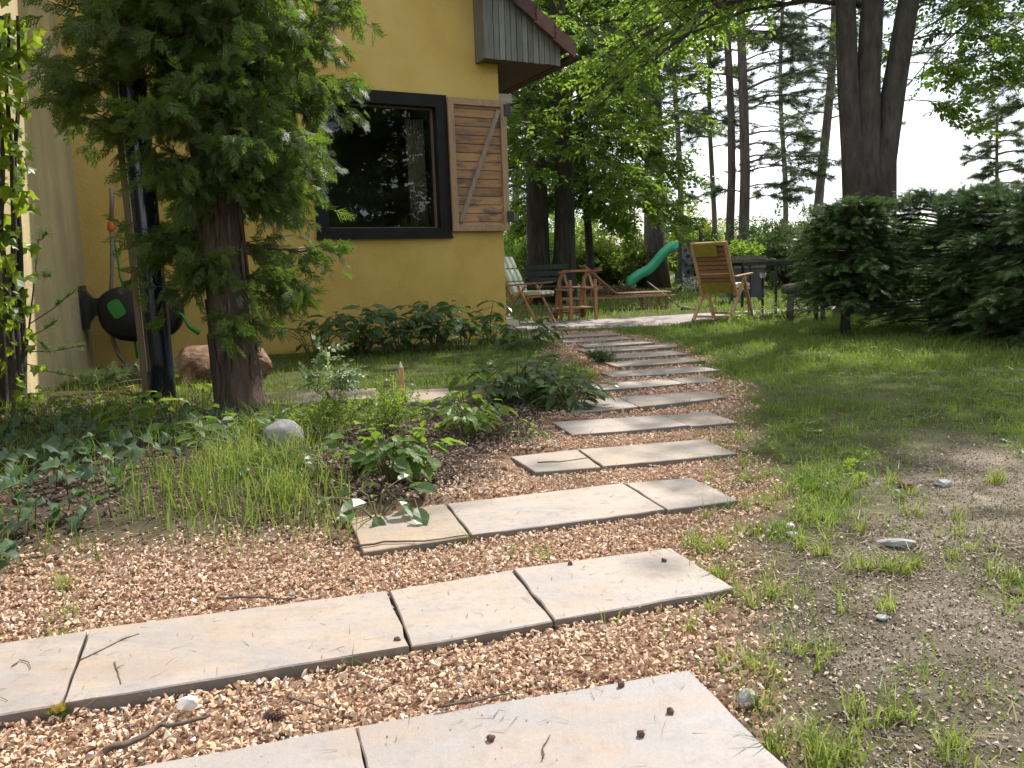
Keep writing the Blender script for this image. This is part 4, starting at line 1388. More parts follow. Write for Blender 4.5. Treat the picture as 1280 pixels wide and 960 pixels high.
def pinecone(label, px, py, L=.034, r=.010):
    c = G(px, py, .02)
    root = thing('pine_cone', label, 'pine cone', c, random.uniform(-.4, .4))
    mb = MB()
    mb.tube([(-L / 2, 0, .01), (-L / 4, 0, .012), (0, 0, .012), (L / 2, 0, .01)], [r * .5, r * .8, r * .75, r * .2], 8)
    mb.build('core', M['cone_brown'], root)
    me = None
    for i in range(44):
        t = i / 44
        a = i * 2.4
        q = MB()
        rr = r * (1.25 - .9 * t) * (.65 + min(t * 4, .35))
        x = -L / 2 + L * t
        if me is None:
            q.add([(0, 0, 0), (.008, -.005, .004), (.012, 0, .009), (.008, .005, .004), (.006, 0, -.001)], [(0, 1, 2), (0, 2, 3), (0, 4, 1), (0, 3, 4), (1, 4, 3, 2)])
            me = q.mesh('scale')
        o = link('scale', me, M['cone_brown'], root)
        o.location = (x, math.cos(a) * rr * .7, .012 + math.sin(a) * rr * .7)
        o.rotation_euler = (a - math.pi / 2, .35, 0)
        o.scale = (.62, .62, .62)
pinecone('brown pine cone lying on the peach gravel in front', 342, 902)
def stick(name, label, pts, r, cat='twig', forks=()):
    p = [Vector(q) for q in pts]
    mb = MB()
    fine = []
    for i in range(len(p) - 1):
        for k in range(3):
            fine.append(p[i].lerp(p[i + 1], k / 3) + Vector((random.uniform(-1, 1), random.uniform(-1, 1), random.uniform(-.3, .3))) * r * .9)
    fine.append(p[-1])
    mb.tube(fine, [r * (1 - .6 * i / len(fine)) for i in range(len(fine))], 6)
    for i, v in forks:
        mb.tube([fine[i], fine[i] + Vector(v) * .5 + Vector((0, 0, .002)), fine[i] + Vector(v)], [r * .6, r * .45, r * .2], 5)
    o = mb.build(name, M['twig'], None, p[0])
    o.location = p[0]
    return tag(o, label, cat)
st = lambda *q: [G(x, y, SLAB_TOP + .003) for x, y in q]
sg = lambda *q: [G(x, y, .03) for x, y in q]
stick('twig', 'longer dark forked twig lying on the long slab at the left', st((98, 826), (118, 817), (150, 800), (174, 792)), .0022, forks=((3, (.012, -.006, 0)), (6, (.02, .004, .004))))
stick('twig', 'short crooked twig upright on the long slab at the left', st((143, 828), (148, 840), (151, 855)), .0018, forks=((2, (.012, .012, .002)),))
stick('twig', 'tiny hooked twig on the leftmost slab', st((16, 832), (25, 825), (36, 828), (38, 836)), .0015)
stick('twig', 'thick curved branch lying over the front gravel', sg((133, 938), (165, 925), (200, 908), (245, 900), (262, 894)), .006)
stick('twig', 'thin dark branch on the gravel above the second slab row', sg((270, 748), (310, 746), (370, 748)), .004)
stick('twig', 'short crooked twig on the near slab', st((679, 948), (679, 932), (688, 918)), .0016)
stick('twig', 'thin twig bent on the third gravel strip', sg((440, 684), (480, 677), (530, 676), (590, 668)), .004)
stick('twig', 'straw coloured stalk on the gravel before the near slab', sg((360, 872), (390, 880), (420, 888)), .0025)
stick('twig', 'dark twig on the pale fourth row slab', st((672, 578), (700, 577), (735, 572)), .003)
stick('twig', 'thin twig at the gravel edge before the near slab', sg((545, 885), (590, 876), (640, 866)), .003)
c = G(73, 888, .016)
t_ = thing('moss_clump', 'little yellow flowering moss clump at the front edge of the left slab', 'moss', c)
V, T = scatter(TUFTS, np.array(c) + np.stack([rng.normal(0, .009, 50), rng.normal(0, .006, 50), rng.uniform(-.012, -.002, 50)], 1), np.array((0, 0, 1)) + rng.normal(size=(50, 3)) * .6, runit(50), rng.uniform(.006, .012, 50))
np_obj('cushion', V, T, M['l_dark'], t_, c)
V, T = scatter(TUFTS, np.array(c) + np.stack([rng.normal(0, .008, 60), rng.normal(0, .006, 60), rng.uniform(0, .008, 60)], 1), np.array((0, 0, 1)) + rng.normal(size=(60, 3)) * .5, runit(60), rng.uniform(.006, .011, 60))
np_obj('flowers', V, T, M['moss_yellow'], t_, c)
# edging stones of the side path behind the bed
for i, (q, lb) in enumerate(((((330, 490), (405, 486), (412, 500), (335, 506)), 'sunlit tan edging stone right of the thuja trunk'), ((((408, 487), (470, 484), (480, 496), (415, 499))), 'tan edging stone behind the glare painted shrub'), (((505, 487), (560, 484), (566, 497), (508, 501)), 'grey edging stone behind the wooden stake'), (((205, 493), (270, 491), (276, 503), (210, 506)), 'tan edging stone between drainpipe and thuja'))):
    pl = [tuple(G(x, y, .07).xy) for x, y in q]
    mb = MB()
    mb.prism(pl, -.05, .065, .006)
    cc = (sum(p[0] for p in pl) / 4, sum(p[1] for p in pl) / 4, 0)
    o = mb.build('edging_stone', M['slab'], None, cc)
    o['tone'] = .1
    o.location = cc
    tag(o, lb, 'edging stone', 'edging stones of the bed')
c = GZ(505, 512)
root = thing('garden_stake', 'thin pointed wooden stake standing in the planted bed', 'stake', c)
tp = D(501, 459, c.y)
mb = MB()
mb.bar(c - ZV * .05, tp, .026, .02, (0, 1, 0))
mb.build('shaft', M['cut_wood'], root, c)
mb = MB()
d_ = (tp - c).normalized()
mb.tube([tp, tp + d_ * .035], [.014, .002], 4)
mb.build('tip', M['cream_cloth'], root, c)
# planks lying at the pipe
def plank(label, a, b, w_, t_, mat, ya, yb_):
    p0, p1 = D(*a, ya), D(*b, yb_)
    mb = MB()
    mid = p0.lerp(p1, .5) + ZV * .012
    for s0, s1 in ((p0, mid), (mid, p1)):
        mb.bar(s0, s1, w_, t_)
    o = mb.build('plank', M[mat], None, p0, .003)
    o.location = p0
    return tag(o, label, 'plank')
plank('orange brown debarked branch lying left of the drainpipe', (102, 508), (168, 485), .035, .04, 'cut_wood', 4.9, 5.0)
plank('black charred plank leaning low behind the orange branch', (128, 488), (178, 476), .05, .03, 'dark_wood', 5.3, 5.35)
c = G(95, 533, .03)
rock('stone', 'pale flat stone in the weeds left of the thuja', (c.x, c.y, .12), (.10, .05, .04), 'rock_grey', 12, 'stone', 2)

# ------------------------------------------------------------------ leafy plants, one object per leaf
def big_leaf(name, kind_='toothed', seed=0):
    r = random.Random(seed)
    if kind_ == 'ivy':
        out = [(0, 0), (.30, -.08), (.52, .12), (.34, .34), (.40, .62), (.20, .66), (0, 1.0)]
    elif kind_ == 'toothed':
        out = [(0, 0), (.17, .10), (.22, .22), (.30, .28), (.30, .42), (.34, .50), (.27, .60), (.27, .70), (.15, .80), (.12, .88), (0, 1.0)]
    elif kind_ == 'oval':
        out = [(0, 0), (.16, .12), (.27, .32), (.29, .5), (.22, .72), (.1, .9), (0, 1.0)]
    else:
        out = [(0, 0), (.12, .08), (.10, .3), (.2, .38), (.12, .55), (.22, .66), (.12, .8), (0, 1.0)]
    mid = [(0, y) for _, y in out]
    V, F_ = [], []
    def zf(x, y):
        return .35 * abs(x) - .22 * y * y + .05 * math.sin(9 * y + r.random() * .3) * abs(x) * 3
    n = len(out)
    for s in (-1, 1):
        b = len(V)
        for (x_, y_) in out:
            j = r.uniform(.9, 1.1)
            V.append((s * x_ * j, y_, zf(x_, y_)))
        m0 = len(V)
        for (x_, y_) in mid:
            V.append((0, y_, zf(0, y_) - .012))
        for i in range(n - 1):
            F_.append((b + i, b + i + 1, m0 + i + 1, m0 + i) if s > 0 else (m0 + i, m0 + i + 1, b + i + 1, b + i))
    me = bpy.data.meshes.new(name)
    me.from_pydata(V, [], F_)
    return me
LEAFSETS = {}
def leaves(matname, kind_):
    k = (matname, kind_)
    if k not in LEAFSETS:
        L = []
        for i in range(3):
            me = big_leaf('leaf', kind_, i + len(LEAFSETS) * 7)
            me.materials.append(M[matname])
            L.append(me)
        LEAFSETS[k] = L
    return LEAFSETS[k]
def put_leaf(root, me, p, d, nrm, s, wd=1.0):
    d = Vector(d).normalized()
    x = d.cross(Vector(nrm))
    if x.length < 1e-4:
        x = d.cross(Vector((1, 0, .1)))
    x.normalize()
    z = x.cross(d)
    m = Matrix((x, d, z)).transposed()
    o = bpy.data.objects.new('leaf', me)
    COL.objects.link(o)
    o.parent = root
    o.matrix_local = Matrix.LocRotScale(Vector(p), m.to_quaternion(), Vector((s * wd, s, s)))
    return o
def leafy(name, label, cat, base, R_, H_, nstem, nleaf, L, mat, kind_='toothed', group=None, stem_r=.004, wd=1.0, low=.35, lean=1.0, whorl=1):
    base = Vector(base)
    root = thing(name, label, cat, base, 0, group)
    st_ = MB()
    per = max(1, nleaf // nstem)
    for i in range(nstem):
        a = i * 2.4 + random.uniform(-.4, .4)
        rr = R_ * math.sqrt((i + .5) / nstem) * lean
        h = H_ * random.uniform(.72, 1.05) * (1.05 - .45 * (rr / max(R_, .01)) ** 2)
        top = Vector((math.cos(a) * rr, math.sin(a) * rr, h))
        foot = Vector((math.cos(a), math.sin(a), 0)) * rr * .18
        midp = foot.lerp(top, .55) + Vector((-math.cos(a) * rr * .12, -math.sin(a) * rr * .12, h * .1))
        st_.tube([foot - ZV * .03, midp, top], [stem_r, stem_r * .8, stem_r * .5], 5, False)
        for j in range(per):
            t = 1.0 if j < whorl else random.uniform(low, .98)
            p = (foot.lerp(midp, t / .55) if t < .55 else midp.lerp(top, (t - .55) / .45))
            a2 = a + random.uniform(-1.5, 1.5) if whorl == 1 else a + j * 6.28 / per + random.uniform(-.3, .3)
            d = Vector((math.cos(a2), math.sin(a2), random.uniform(-.75, .3)))
            nrm = Vector((random.gauss(0, .3) - d.x * .1, random.gauss(0, .3), 1))
            pet = d * random.uniform(.2, .55) * L
            st_.tube([p, p + pet], [stem_r * .5, stem_r * .35], 4, False)
            put_leaf(root, random.choice(leaves(mat, kind_)), p + pet, d, nrm, L * random.uniform(.6, 1.12), wd)
    st_.build('stem', M['stem'], root)
    return root
leafy('leafy_plant', 'bright green toothed leaf plant nearest the slabs in the mulch bed', 'plant', GZ(490, 598), .19, .215, 20, 100, .085, 'l_bed', 'toothed', low=.35)
leafy('leafy_plant', 'low dark leaved sprawling plant at the front tip of the mulch bed', 'plant', GZ(470, 632), .17, .06, 8, 16, .10, 'l_wall', 'oval', low=.3)
leafy('leafy_plant', 'bright rounded plant with pale leaves in the middle of the bed', 'plant', GZ(585, 545), .19, .22, 20, 100, .075, 'l_bed_light', 'oval', low=.35)
leafy('leafy_plant', 'dense dark green bush behind the middle plant of the bed', 'plant', GZ(648, 503), .30, .30, 30, 150, .105, 'l_bed_dark', 'toothed', low=.2)
leafy('leafy_plant', 'dark green leafy clump beside the path at the bed edge', 'plant', GZ(712, 516), .22, .22, 22, 100, .10, 'l_bed_dark', 'oval', low=.15)
leafy('leafy_plant', 'small half withered plant on the mulch near the fifth slab row', 'plant', GZ(655, 548), .12, .09, 8, 20, .06, 'l_bed_light', 'lance', low=.3)
leafy('leafy_plant', 'pale sprawling leafy plant at the corner of the house', 'plant', GZ(662, 436), .35, .30, 18, 80, .13, 'l_wall', 'toothed', low=.2)
for i, (px, py, R_, H_, n, nl_, lb) in enumerate((
        (395, 448, .38, .42, 12, 48, 'narrow leaved dark plant at the left of the row along the yellow wall'),
        (446, 446, .46, .52, 16, 100, 'broad leaved tall plant second in the row along the yellow wall'),
        (500, 443, .44, .40, 16, 90, 'low broad leaved plant in the middle of the row along the wall'),
        (540, 438, .40, .58, 14, 84, 'tallest broad leaved plant of the row along the yellow wall'),
        (578, 437, .28, .34, 10, 44, 'drooping broad leaved plant right of the tallest wall plant'),
        (612, 432, .2, .5, 6, 30, 'slim leafy plant against the corner of the yellow wall'))):
    leafy('wall_plant', lb, 'plant', GZ(px, py) + Vector((0, .05, 0)), R_, H_, n, nl_, .17 if i else .14, 'l_wall', 'oval' if i else 'lance', 'leafy plants along the house wall', .006, low=.12, whorl=3)
# low leaves at the thuja foot
for px, py, R_, H_, n, nl_, L, mt, kd, lb in (
        (250, 505, .22, .16, 8, 22, .16, 'l_bed_light', 'lance', 'sunlit upright dandelion leaves left of the thuja trunk'),
        (215, 545, .25, .14, 10, 40, .11, 'l_bed', 'oval', 'broad green weeds in front of the thuja on the left'),
        (300, 555, .24, .13, 10, 40, .10, 'l_bed', 'oval', 'broad green weeds right below the thuja trunk'),
        (345, 590, .16, .1, 8, 24, .08, 'l_bed_dark', 'oval', 'small dark weeds below the rounded grey rock'),
        (120, 520, .3, .14, 12, 44, .10, 'l_bed_light', 'lance', 'sunlit ferny weeds left of the drainpipe'),
        (40, 540, .28, .16, 10, 40, .10, 'l_bed', 'lance', 'leafy weeds under the climbing vine'),
        (335, 545, .12, .12, 6, 20, .09, 'l_bed', 'toothed', 'toothed weeds between thuja trunk and grey rock'),
        (400, 530, .2, .14, 10, 30, .07, 'l_bed_light', 'lance', 'yellow green weeds left of the glare painted shrub'),
        (180, 520, .2, .12, 8, 26, .10, 'l_bed_light', 'oval', 'sunlit round weeds at the drainpipe foot')):
    leafy('weed_plant', lb, 'plant', GZ(px, py), R_, H_, n, nl_, L, mt, kd, 'weeds round the thuja', .0025, low=.2)
# ivy carpet on the left
def ivy_patch(label, pts, n, L, mat='l_ivy', h=.08):
    pl = gp(pts)
    cx_ = sum(p[0] for p in pl) / len(pl)
    cy_ = sum(p[1] for p in pl) / len(pl)
    base = Vector((cx_, cy_, 0))
    root = thing('ivy_patch', label, 'ivy', base)
    sm = MB()
    xs, ys = [p[0] for p in pl], [p[1] for p in pl]
    k = 0
    while k < n:
        x_, y_ = random.uniform(min(xs), max(xs)), random.uniform(min(ys), max(ys))
        if not inside(np.array([x_]), np.array([y_]), pl)[0]:
            continue
        k += 1
        z = z1(x_, y_)
        hh = h * random.uniform(.3, 1.3)
        p = Vector((x_, y_, z + hh)) - base
        a = random.uniform(-math.pi, 0) if random.random() < .7 else random.uniform(0, math.pi)
        d = Vector((math.cos(a), math.sin(a), random.uniform(-.6, .1)))
        put_leaf(root, random.choice(leaves(mat, 'ivy')), p, d, Vector((random.gauss(0, .3), random.gauss(-.25, .3), 1)), L * random.uniform(.6, 1.2))
        if random.random() < .5:
            sm.tube([Vector((x_ + random.uniform(-.05, .05), y_ + .04, z)) - base, p], [.0025, .0015], 4, False)
    for _ in range(16):
        x_, y_ = random.uniform(min(xs), max(xs)), random.uniform(min(ys), max(ys))
        a = random.uniform(0, 6.28)
        pts_ = []
        for s in range(4):
            q = Vector((x_ + math.cos(a) * s * .09, y_ + math.sin(a) * s * .09, 0))
            pts_.append(q + ZV * (z1(q.x, q.y) + .02 + .01 * (s % 2)) - base)
        sm.tube(pts_, .003, 5, False)
    kind(sm.build('stem', M['twig'], root), 'stuff')
ivy_patch('carpet of bluish ivy on the shaded ground at the left edge', [(-120, 740), (20, 742), (60, 700), (150, 690), (195, 640), (160, 575), (40, 560), (-120, 580)], 300, .058)
ivy_patch('smaller ivy patch creeping before the thuja trunk', [(130, 600), (240, 600), (330, 570), (330, 540), (150, 540)], 80, .06, 'l_ivy', .05)
# sprawling vine on the left wall edge
def climbing_vine():
    b0 = GZ(18, 512)
    yv = b0.y - .0
    root = thing('climbing_vine', 'yellow green climbing vine on old stems at the left edge of the wall', 'vine', b0)
    sm = MB()
    lines = []
    for k, xs in enumerate(((2, -4, 4, 0, 10, 14, 20), (12, 8, 15, 18, 16, 22, 26), (22, 25, 18, 24, 26, 28, 28), (-10, -14, -8, -6, 0, 4, 6))):
        ys = (20, 110, 200, 290, 370, 440, 520)
        l = [D(x_, y_, yv + .04 * k) for x_, y_ in zip(xs, ys)]
        lines.append(l)
        sm.tube(l, [.008, .010, .013, .016, .02, .024, .028], 7, False, .1)
    sm.build('stem', M['bark_grey'], root, b0)
    for i in range(280):
        l = random.choice(lines)
        t = random.random() ** 1.35 * (len(l) - 1)
        k = min(int(t), len(l) - 2)
        p = l[k].lerp(l[k + 1], t - k) + Vector((random.gauss(.01, .055), random.gauss(-.02, .06), random.gauss(0, .03)))
        d = Vector((random.gauss(.35, .5), random.gauss(-.35, .4), random.uniform(-1.1, -.1)))
        put_leaf(root, random.choice(leaves('l_vine', 'ivy')), p - b0, d, Vector((random.gauss(.3, .5), random.gauss(-.6, .4), .5)), random.uniform(.05, .105) * (1 if t < 4.2 else .7))
climbing_vine()
# pine sapling
b0 = GZ(28, 505)
root = thing('pine_sapling', 'small pine sapling with thin whippy stem before the left wall', 'sapling', b0)
sm = MB()
P_, D_ = [], []
stem_pts = [D(x_, y_, b0.y + .1) for x_, y_ in ((28, 505), (34, 430), (42, 360), (50, 290))]
sm.tube(stem_pts, [.009, .007, .005, .003], 6)
for (x0_, y0_), (x1_, y1_) in (((37, 405), (95, 362)), ((36, 420), (70, 402)), ((33, 440), (105, 432)), ((45, 340), (62, 345)), ((38, 390), (15, 370)), ((34, 455), (90, 470)), ((48, 300), (58, 292)), ((36, 410), (62, 440))):
    a, b = D(x0_, y0_, b0.y + .1), D(x1_, y1_, b0.y - .06)
    sm.tube([a, a.lerp(b, .5) - ZV * .012, b], [.004, .003, .002], 5)
    for _ in range(9):
        P_.append(tuple(a.lerp(b, random.uniform(.55, 1.02))))
        D_.append(tuple((b - a).normalized() + Vector((0, 0, .3))))
for s in (1.6, 2.0, 2.4, 2.8, 3.0):
    k = min(int(s), 2)
    P_.append(tuple(stem_pts[k].lerp(stem_pts[k + 1], s - k)))
    D_.append((0, 0, 1))
sm.build('stem', M['twig'], root, b0)
FT = [tuft(30, .035) for _ in range(3)]
V, T = scatter(FT, P_, D_, runit(len(P_)), rng.uniform(.05, .085, len(P_)))
np_obj('needles', V, T, M['l_pine_young'], root, b0)
b0 = D(150, 500, 5.0)
b0.z = z1(b0.x, b0.y)
root = thing('pine_branch', 'fallen green pine bough lying behind the orange branch', 'branch', b0)
sm = MB()
P_, D_ = [], []
a, b = b0 + Vector((-.28, .1, .05)), b0 + Vector((.2, .15, .14))
sm.tube([a, a.lerp(b, .5) + ZV * .03, b], [.006, .005, .003], 5)
for _ in range(60):
    t = random.random()
    P_.append(tuple(a.lerp(b, t) + Vector((random.gauss(0, .05), random.gauss(0, .05), random.gauss(.03, .02)))))
    D_.append(tuple((b - a).normalized() + Vector((random.gauss(0, .4), random.gauss(0, .4), .2))))
sm.build('stem', M['twig'], root, b0)
V, T = scatter(FT, P_, D_, runit(60), rng.uniform(.06, .10, 60))
np_obj('needles', V, T, M['l_pine_young'], root, b0)

# shrubs made of many tiny leaves
def shrub(name, label, cat, base, R_, H_, nst, nsp, temps, mat, ss, bark='twig', group=None, squash=.5, lowz=.15, skirt=1.0):
    base = Vector(base)
    root = thing(name, label, cat, base, 0, group)
    sm = MB()
    P, Dd = [], []
    for i in range(nst):
        a = i * 2.4 + random.uniform(-.3, .3)
        rr = R_ * math.sqrt((i + .5) / nst) * random.uniform(.7, 1.1)
        h = H_ * random.uniform(.7, 1.1) * (1 - squash * (rr / R_) ** 2)
        top = Vector((math.cos(a) * rr, math.sin(a) * rr, h))
        mid_ = top * .5 + Vector((random.uniform(-.1, .1) * R_, random.uniform(-.1, .1) * R_, h * .12))
        sm.tube([Vector((0, 0, -.03)) + top * .04, mid_, top], [.014 * R_, .009 * R_, .003 * R_], 5, False)
        for k in range(nsp):
            t = lowz + (1 - lowz) * random.random() ** .6
            p = mid_ * (t / .5) if t < .5 else mid_.lerp(top, (t - .5) / .5)
            p = p + Vector([random.gauss(0, .09 * R_ * skirt) for _ in range(3)])
            P.append(tuple(base + p))
            d = Vector((math.cos(a), math.sin(a), .5)) * .6 + Vector([random.gauss(0, .7) for _ in range(3)])
            Dd.append(tuple(d))
    sm.build('stem', M[bark], root)
    n = len(P)
    nrm = np.array((0, 0, 1.0)) + rng.normal(size=(n, 3)) * .5
    V, T = scatter(temps, P, Dd, nrm, rng.uniform(.7, 1.3, n) * ss)
    np_obj('foliage', V, T, M[mat], root, base)
    return root
shrub('glare_shrub', 'small shrub with glare painted white on its leaves on a bare stem in the bed', 'shrub', GZ(446, 545) + Vector((-.10, 0, 0)), .10, .44, 6, 11, SPRAYS, 'l_glare', .085, squash=.2, lowz=.55)
shrub('airy_shrub', 'airy light green fine leaved shrub beside the wooden stake', 'shrub', GZ(478, 548), .28, .24, 18, 22, SPRAYS_FINE, 'l_fine', .06, squash=.4, lowz=.25)
shrub('airy_shrub', 'yellowish low shrub between grey rock and glare painted shrub', 'shrub', GZ(405, 545), .2, .17, 12, 16, SPRAYS_FINE, 'l_fine', .055, squash=.4, lowz=.2)
c = GZ(612, 506)
root = thing('iris_plant', 'clump of narrow upright iris leaves behind the middle plant', 'plant', c)
for i in range(16):
    a = random.uniform(0, 6.28)
    s = random.uniform(.5, 1)
    h = random.uniform(.18, .30)
    mb = MB()
    dx, dy = math.cos(a) * .1 * s, math.sin(a) * .06 * s
    w_ = .008
    mb.add([(-w_ + dx * .1, 0, 0), (w_ + dx * .1, .002, 0), (-w_ + dx * .5, dy * .4, h * .6), (w_ + dx * .5, dy * .4, h * .6), (dx * 1.5, dy, h * (1 - .3 * s))], [(0, 1, 3, 2), (2, 3, 4)])
    mb.build('leaf', M['l_bed_light'] if i % 4 else M['cut_wood'], root)
c = G(750, 455)
shrub('heather_tuft', 'low dark wiry tuft beside the far slabs', 'plant', c, .17, .12, 14, 10, TUFTS, 'l_dark', .05)

# ------------------------------------------------------------------ garden furniture
def chair_recliner(name, label, loc, rot, wood_='teak', cushion='striped_cushion', from_behind=False, k=1.0):
    """folding high backed garden chair, faces +X, origin on the ground under the seat"""
    t = thing(name, label, 'chair', loc, rot)
    W2 = .27
    top = Vector((-.50, 0, 1.06))
    hip = Vector((-.19, 0, .40))
    ux = (top - hip).normalized()
    for s in (-1, 1):
        y = s * W2
        mb = MB()
        mb.bar((hip.x - ux.x * .06, y * .92, hip.z - ux.z * .06), (top.x, y * .92, top.z), .028, .05, (0, 1, 0))
        mb.build('back_post', M[wood_], t)
        mb = MB()
        mb.bar((-.42, y, .0), (.10, y, .60), .026, .045, (0, 1, 0))
        mb.build('leg', M[wood_], t)
        mb = MB()
        mb.bar((.30, y * 1.1, .0), (-.02, y * 1.1, .60), .026, .045, (0, 1, 0))
        mb.build('leg', M[wood_], t)
        mb = MB()
        mb.box((.0, y * 1.06, .622), (.56, .055, .026), Matrix.Rotation(-.06, 3, 'Y'))
        mb.build('armrest', M[wood_], t, None, .008)
        mb = MB()
        mb.bar((-.2, y * .84, .39), (.32, y * .84, .43), .026, .05, (0, 1, 0))
        mb.build('seat_rail', M[wood_], t)
    mb = MB()
    mb.bar((-.37, -W2, .06), (-.37, W2, .06), .03, .03)
    mb.build('stretcher', M[wood_], t)
    mb = MB()
    mb.bar((.265, -W2 * 1.1, .07), (.265, W2 * 1.1, .07), .03, .03)
    mb.build('stretcher', M[wood_], t)
    for i in range(9):
        f = .10 + .82 * i / 9
        p = hip.lerp(top, f + .05)
        mb = MB()
        mb.bar((p.x, -W2 * .9, p.z), (p.x, W2 * .9, p.z), .052, .016, tuple(ux.cross(Vector((0, 1, 0)))))
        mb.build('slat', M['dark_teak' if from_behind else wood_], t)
    for p in (top,):
        mb = MB()
        mb.bar((p.x, -W2, p.z), (p.x, W2, p.z), .05, .03, tuple(ux.cross(Vector((0, 1, 0)))))
        mb.build('top_rail', M[wood_], t)
    for i in range(7):
        x_ = -.16 + i * .075
        mb = MB()
        mb.box((x_, 0, .42 + i * .006), (.05, W2 * 1.66, .016))
        mb.build('slat', M[wood_], t)
    nrm = Vector((ux.z, 0, -ux.x))
    cm = MB()
    segs = 3
    q0 = hip + ux * .04 + nrm * .02
    Lb = (top - q0).length - .01
    for i in range(segs):
        a = q0 + ux * (Lb * i / segs + .006)
        b = q0 + ux * (Lb * (i + 1) / segs - .006)
        n_ = nrm * .055
        prof3 = [a, a + n_ * .85 + ux * .006, a.lerp(b, .25) + n_ * 1.0, a.lerp(b, .75) + n_ * 1.0, b + n_ * .85 - ux * .006, b]
        cm.extr([p + Vector((0, -.24, 0)) for p in prof3], (0, .48, 0))
    cm.build('back_cushion', M[cushion], t)
    cm = MB()
    for i in range(2):
        x0_ = -.15 + i * .25
        cm.extr([(x0_, -.235, .445), (x0_ + .24, -.235, .46), (x0_ + .235, -.235, .50), (x0_ + .12, -.235, .515), (x0_ + .005, -.235, .495)], (0, .47, 0))
    cm.build('seat_cushion', M['cream_cloth' if from_behind else cushion], t)
    if from_behind:
        cm = MB()
        a, b = top - ux * .17 - nrm * .02, top + ux * .012 - nrm * .02
        cm.extr([a + Vector((0, -.12, 0)), a - nrm * .03 + Vector((0, -.12, 0)), b - nrm * .02 + Vector((0, -.12, 0)), b + Vector((0, -.12, 0))], (0, .33, 0))
        cm.build('head_flap', M[cushion], t)
        cm = MB()
        a, b = hip + ux * .0 - nrm * .016, hip + ux * .15 - nrm * .016
        cm.extr([a + Vector((0, -.23, 0)), a - nrm * .015 + Vector((0, -.23, 0)), b - nrm * .012 + Vector((0, -.23, 0)), b + Vector((0, -.23, 0))], (0, .46, 0))
        cm.build('lower_flap', M[cushion], t)
    t.scale = (k, k, k)
    return t
cA = G(672, 404)
chair_recliner('recliner_chair', 'wooden reclining chair with pale green striped cushion beside the house corner', (cA.x - .12, cA.y, .012), RAD(-31), 'teak', 'striped_cushion', k=.94)
cB = G(905, 400)
chair_recliner('recliner_chair', 'wooden high backed chair seen from behind with olive cushion flaps', (cB.x, cB.y, .012), RAD(50), 'old_teak', 'cushion_olive', True, k=1.0)
# tea trolley
tr0 = G(723, 401)
ty = tr0.y
tr_ = thing('tea_trolley', 'wooden tea trolley on two wheels with a high curved handle', 'trolley', (tr0.x, tr0.y + .1, .012), RAD(-70))
def tb2(name, *bars, mat='teak', parent=None):
    mb = MB()
    for b in bars:
        mb.bar(*b)
    return mb.build(name, M[mat], parent or tr_)
for y_ in (-.21, .21):
    mb = MB()
    arc = [(-.34, y_, .10), (-.315, y_, .30), (-.265, y_, .48), (-.17, y_, .64), (-.05, y_, .73), (.02, y_, .75)]
    for i in range(5):
        mb.bar(arc[i], arc[i + 1], .028, .045, (0, 1, 0))
    mb.build('handle_bow', M['teak'], tr_)
    tb2('leg', ((.22, y_, 0), (.21, y_, .62), .03, .045, (0, 1, 0)))
    tb2('leg', ((-.16, y_, .0 if y_ < 0 else .12), (-.19, y_, .60), .028, .04, (0, 1, 0)))
    tb2('brace', ((.22, y_, .34), (-.02, y_, .72), .022, .035, (0, 1, 0)))
    tb2('rail', ((-.3, y_, .47), (.24, y_, .47), .03, .08, (0, 1, 0)))
    tb2('rail', ((-.3, y_, .17), (.22, y_, .17), .026, .05, (0, 1, 0)))
    mb = MB()
    wc = Vector((-.33, y_ * 1.15, .10))
    mb.tube([wc - Vector((0, .016, 0)), wc + Vector((0, .016, 0))], .10, 22)
    wh = mb.build('wheel', M['dark_teak'], tr_)
    mb = MB()
    mb.tube([wc - Vector((0, .026, 0)), wc + Vector((0, .026, 0))], .022, 10)
    mb.build('hub', M['black_metal'], wh)
tb2('handle', ((.0, -.24, .755), (.0, .24, .755), .035, .035))
tb2('handle', ((-.12, -.24, .735), (.36, -.24, .76), .03, .03), ((-.12, .24, .735), (.36, .24, .76), .03, .03))
tb2('axle', ((-.33, -.26, .10), (-.33, .26, .10), .03, .03))
for i in range(6):
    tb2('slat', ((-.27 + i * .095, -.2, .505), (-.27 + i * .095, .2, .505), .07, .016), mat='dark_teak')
for i in range(5):
    tb2('slat', ((-.24 + i * .095, -.2, .19), (-.24 + i * .095, .2, .19), .07, .014), mat='teak')
# sun lounger, raised back to the left
l0 = G(770, 388)
lg = thing('sun_lounger', 'long wooden sun lounger with raised back panel on the lawn edge', 'lounger', (l0.x, l0.y + .15, .0), RAD(4))
F_l = lg.location
def lgb(name, *bars, mat='teak'):
    mb = MB()
    for b in bars:
        mb.bar(*b)
    return mb.build(name, M[mat], lg)
for y_ in (-.3, .3):
    lgb('side_rail', ((-1.05, y_, .245), (1.07, y_, .245), .03, .13, (0, 1, 0)))
    for x_ in (.58, .92):
        lgb('leg', ((x_, y_ * .95, -.01), (x_, y_ * .95, .25), .05, .06, (0, 1, 0)))
    lgb('leg', ((-.85, y_ * .95, -.01), (-.85, y_ * .95, .25), .05, .06, (0, 1, 0)))
    lgb('leg_stretcher', ((.6, y_ * .95, .045), (.9, y_ * .95, .045), .03, .035, (0, 1, 0)))
    lgb('back_frame', ((-.02, y_ * .9, .32), (-.62, y_ * .9, .86), .028, .05, (0, 1, 0)))
    lgb('back_prop', ((-.42, y_ * .8, .33), (-.30, y_ * .8, .55), .02, .03, (0, 1, 0)))
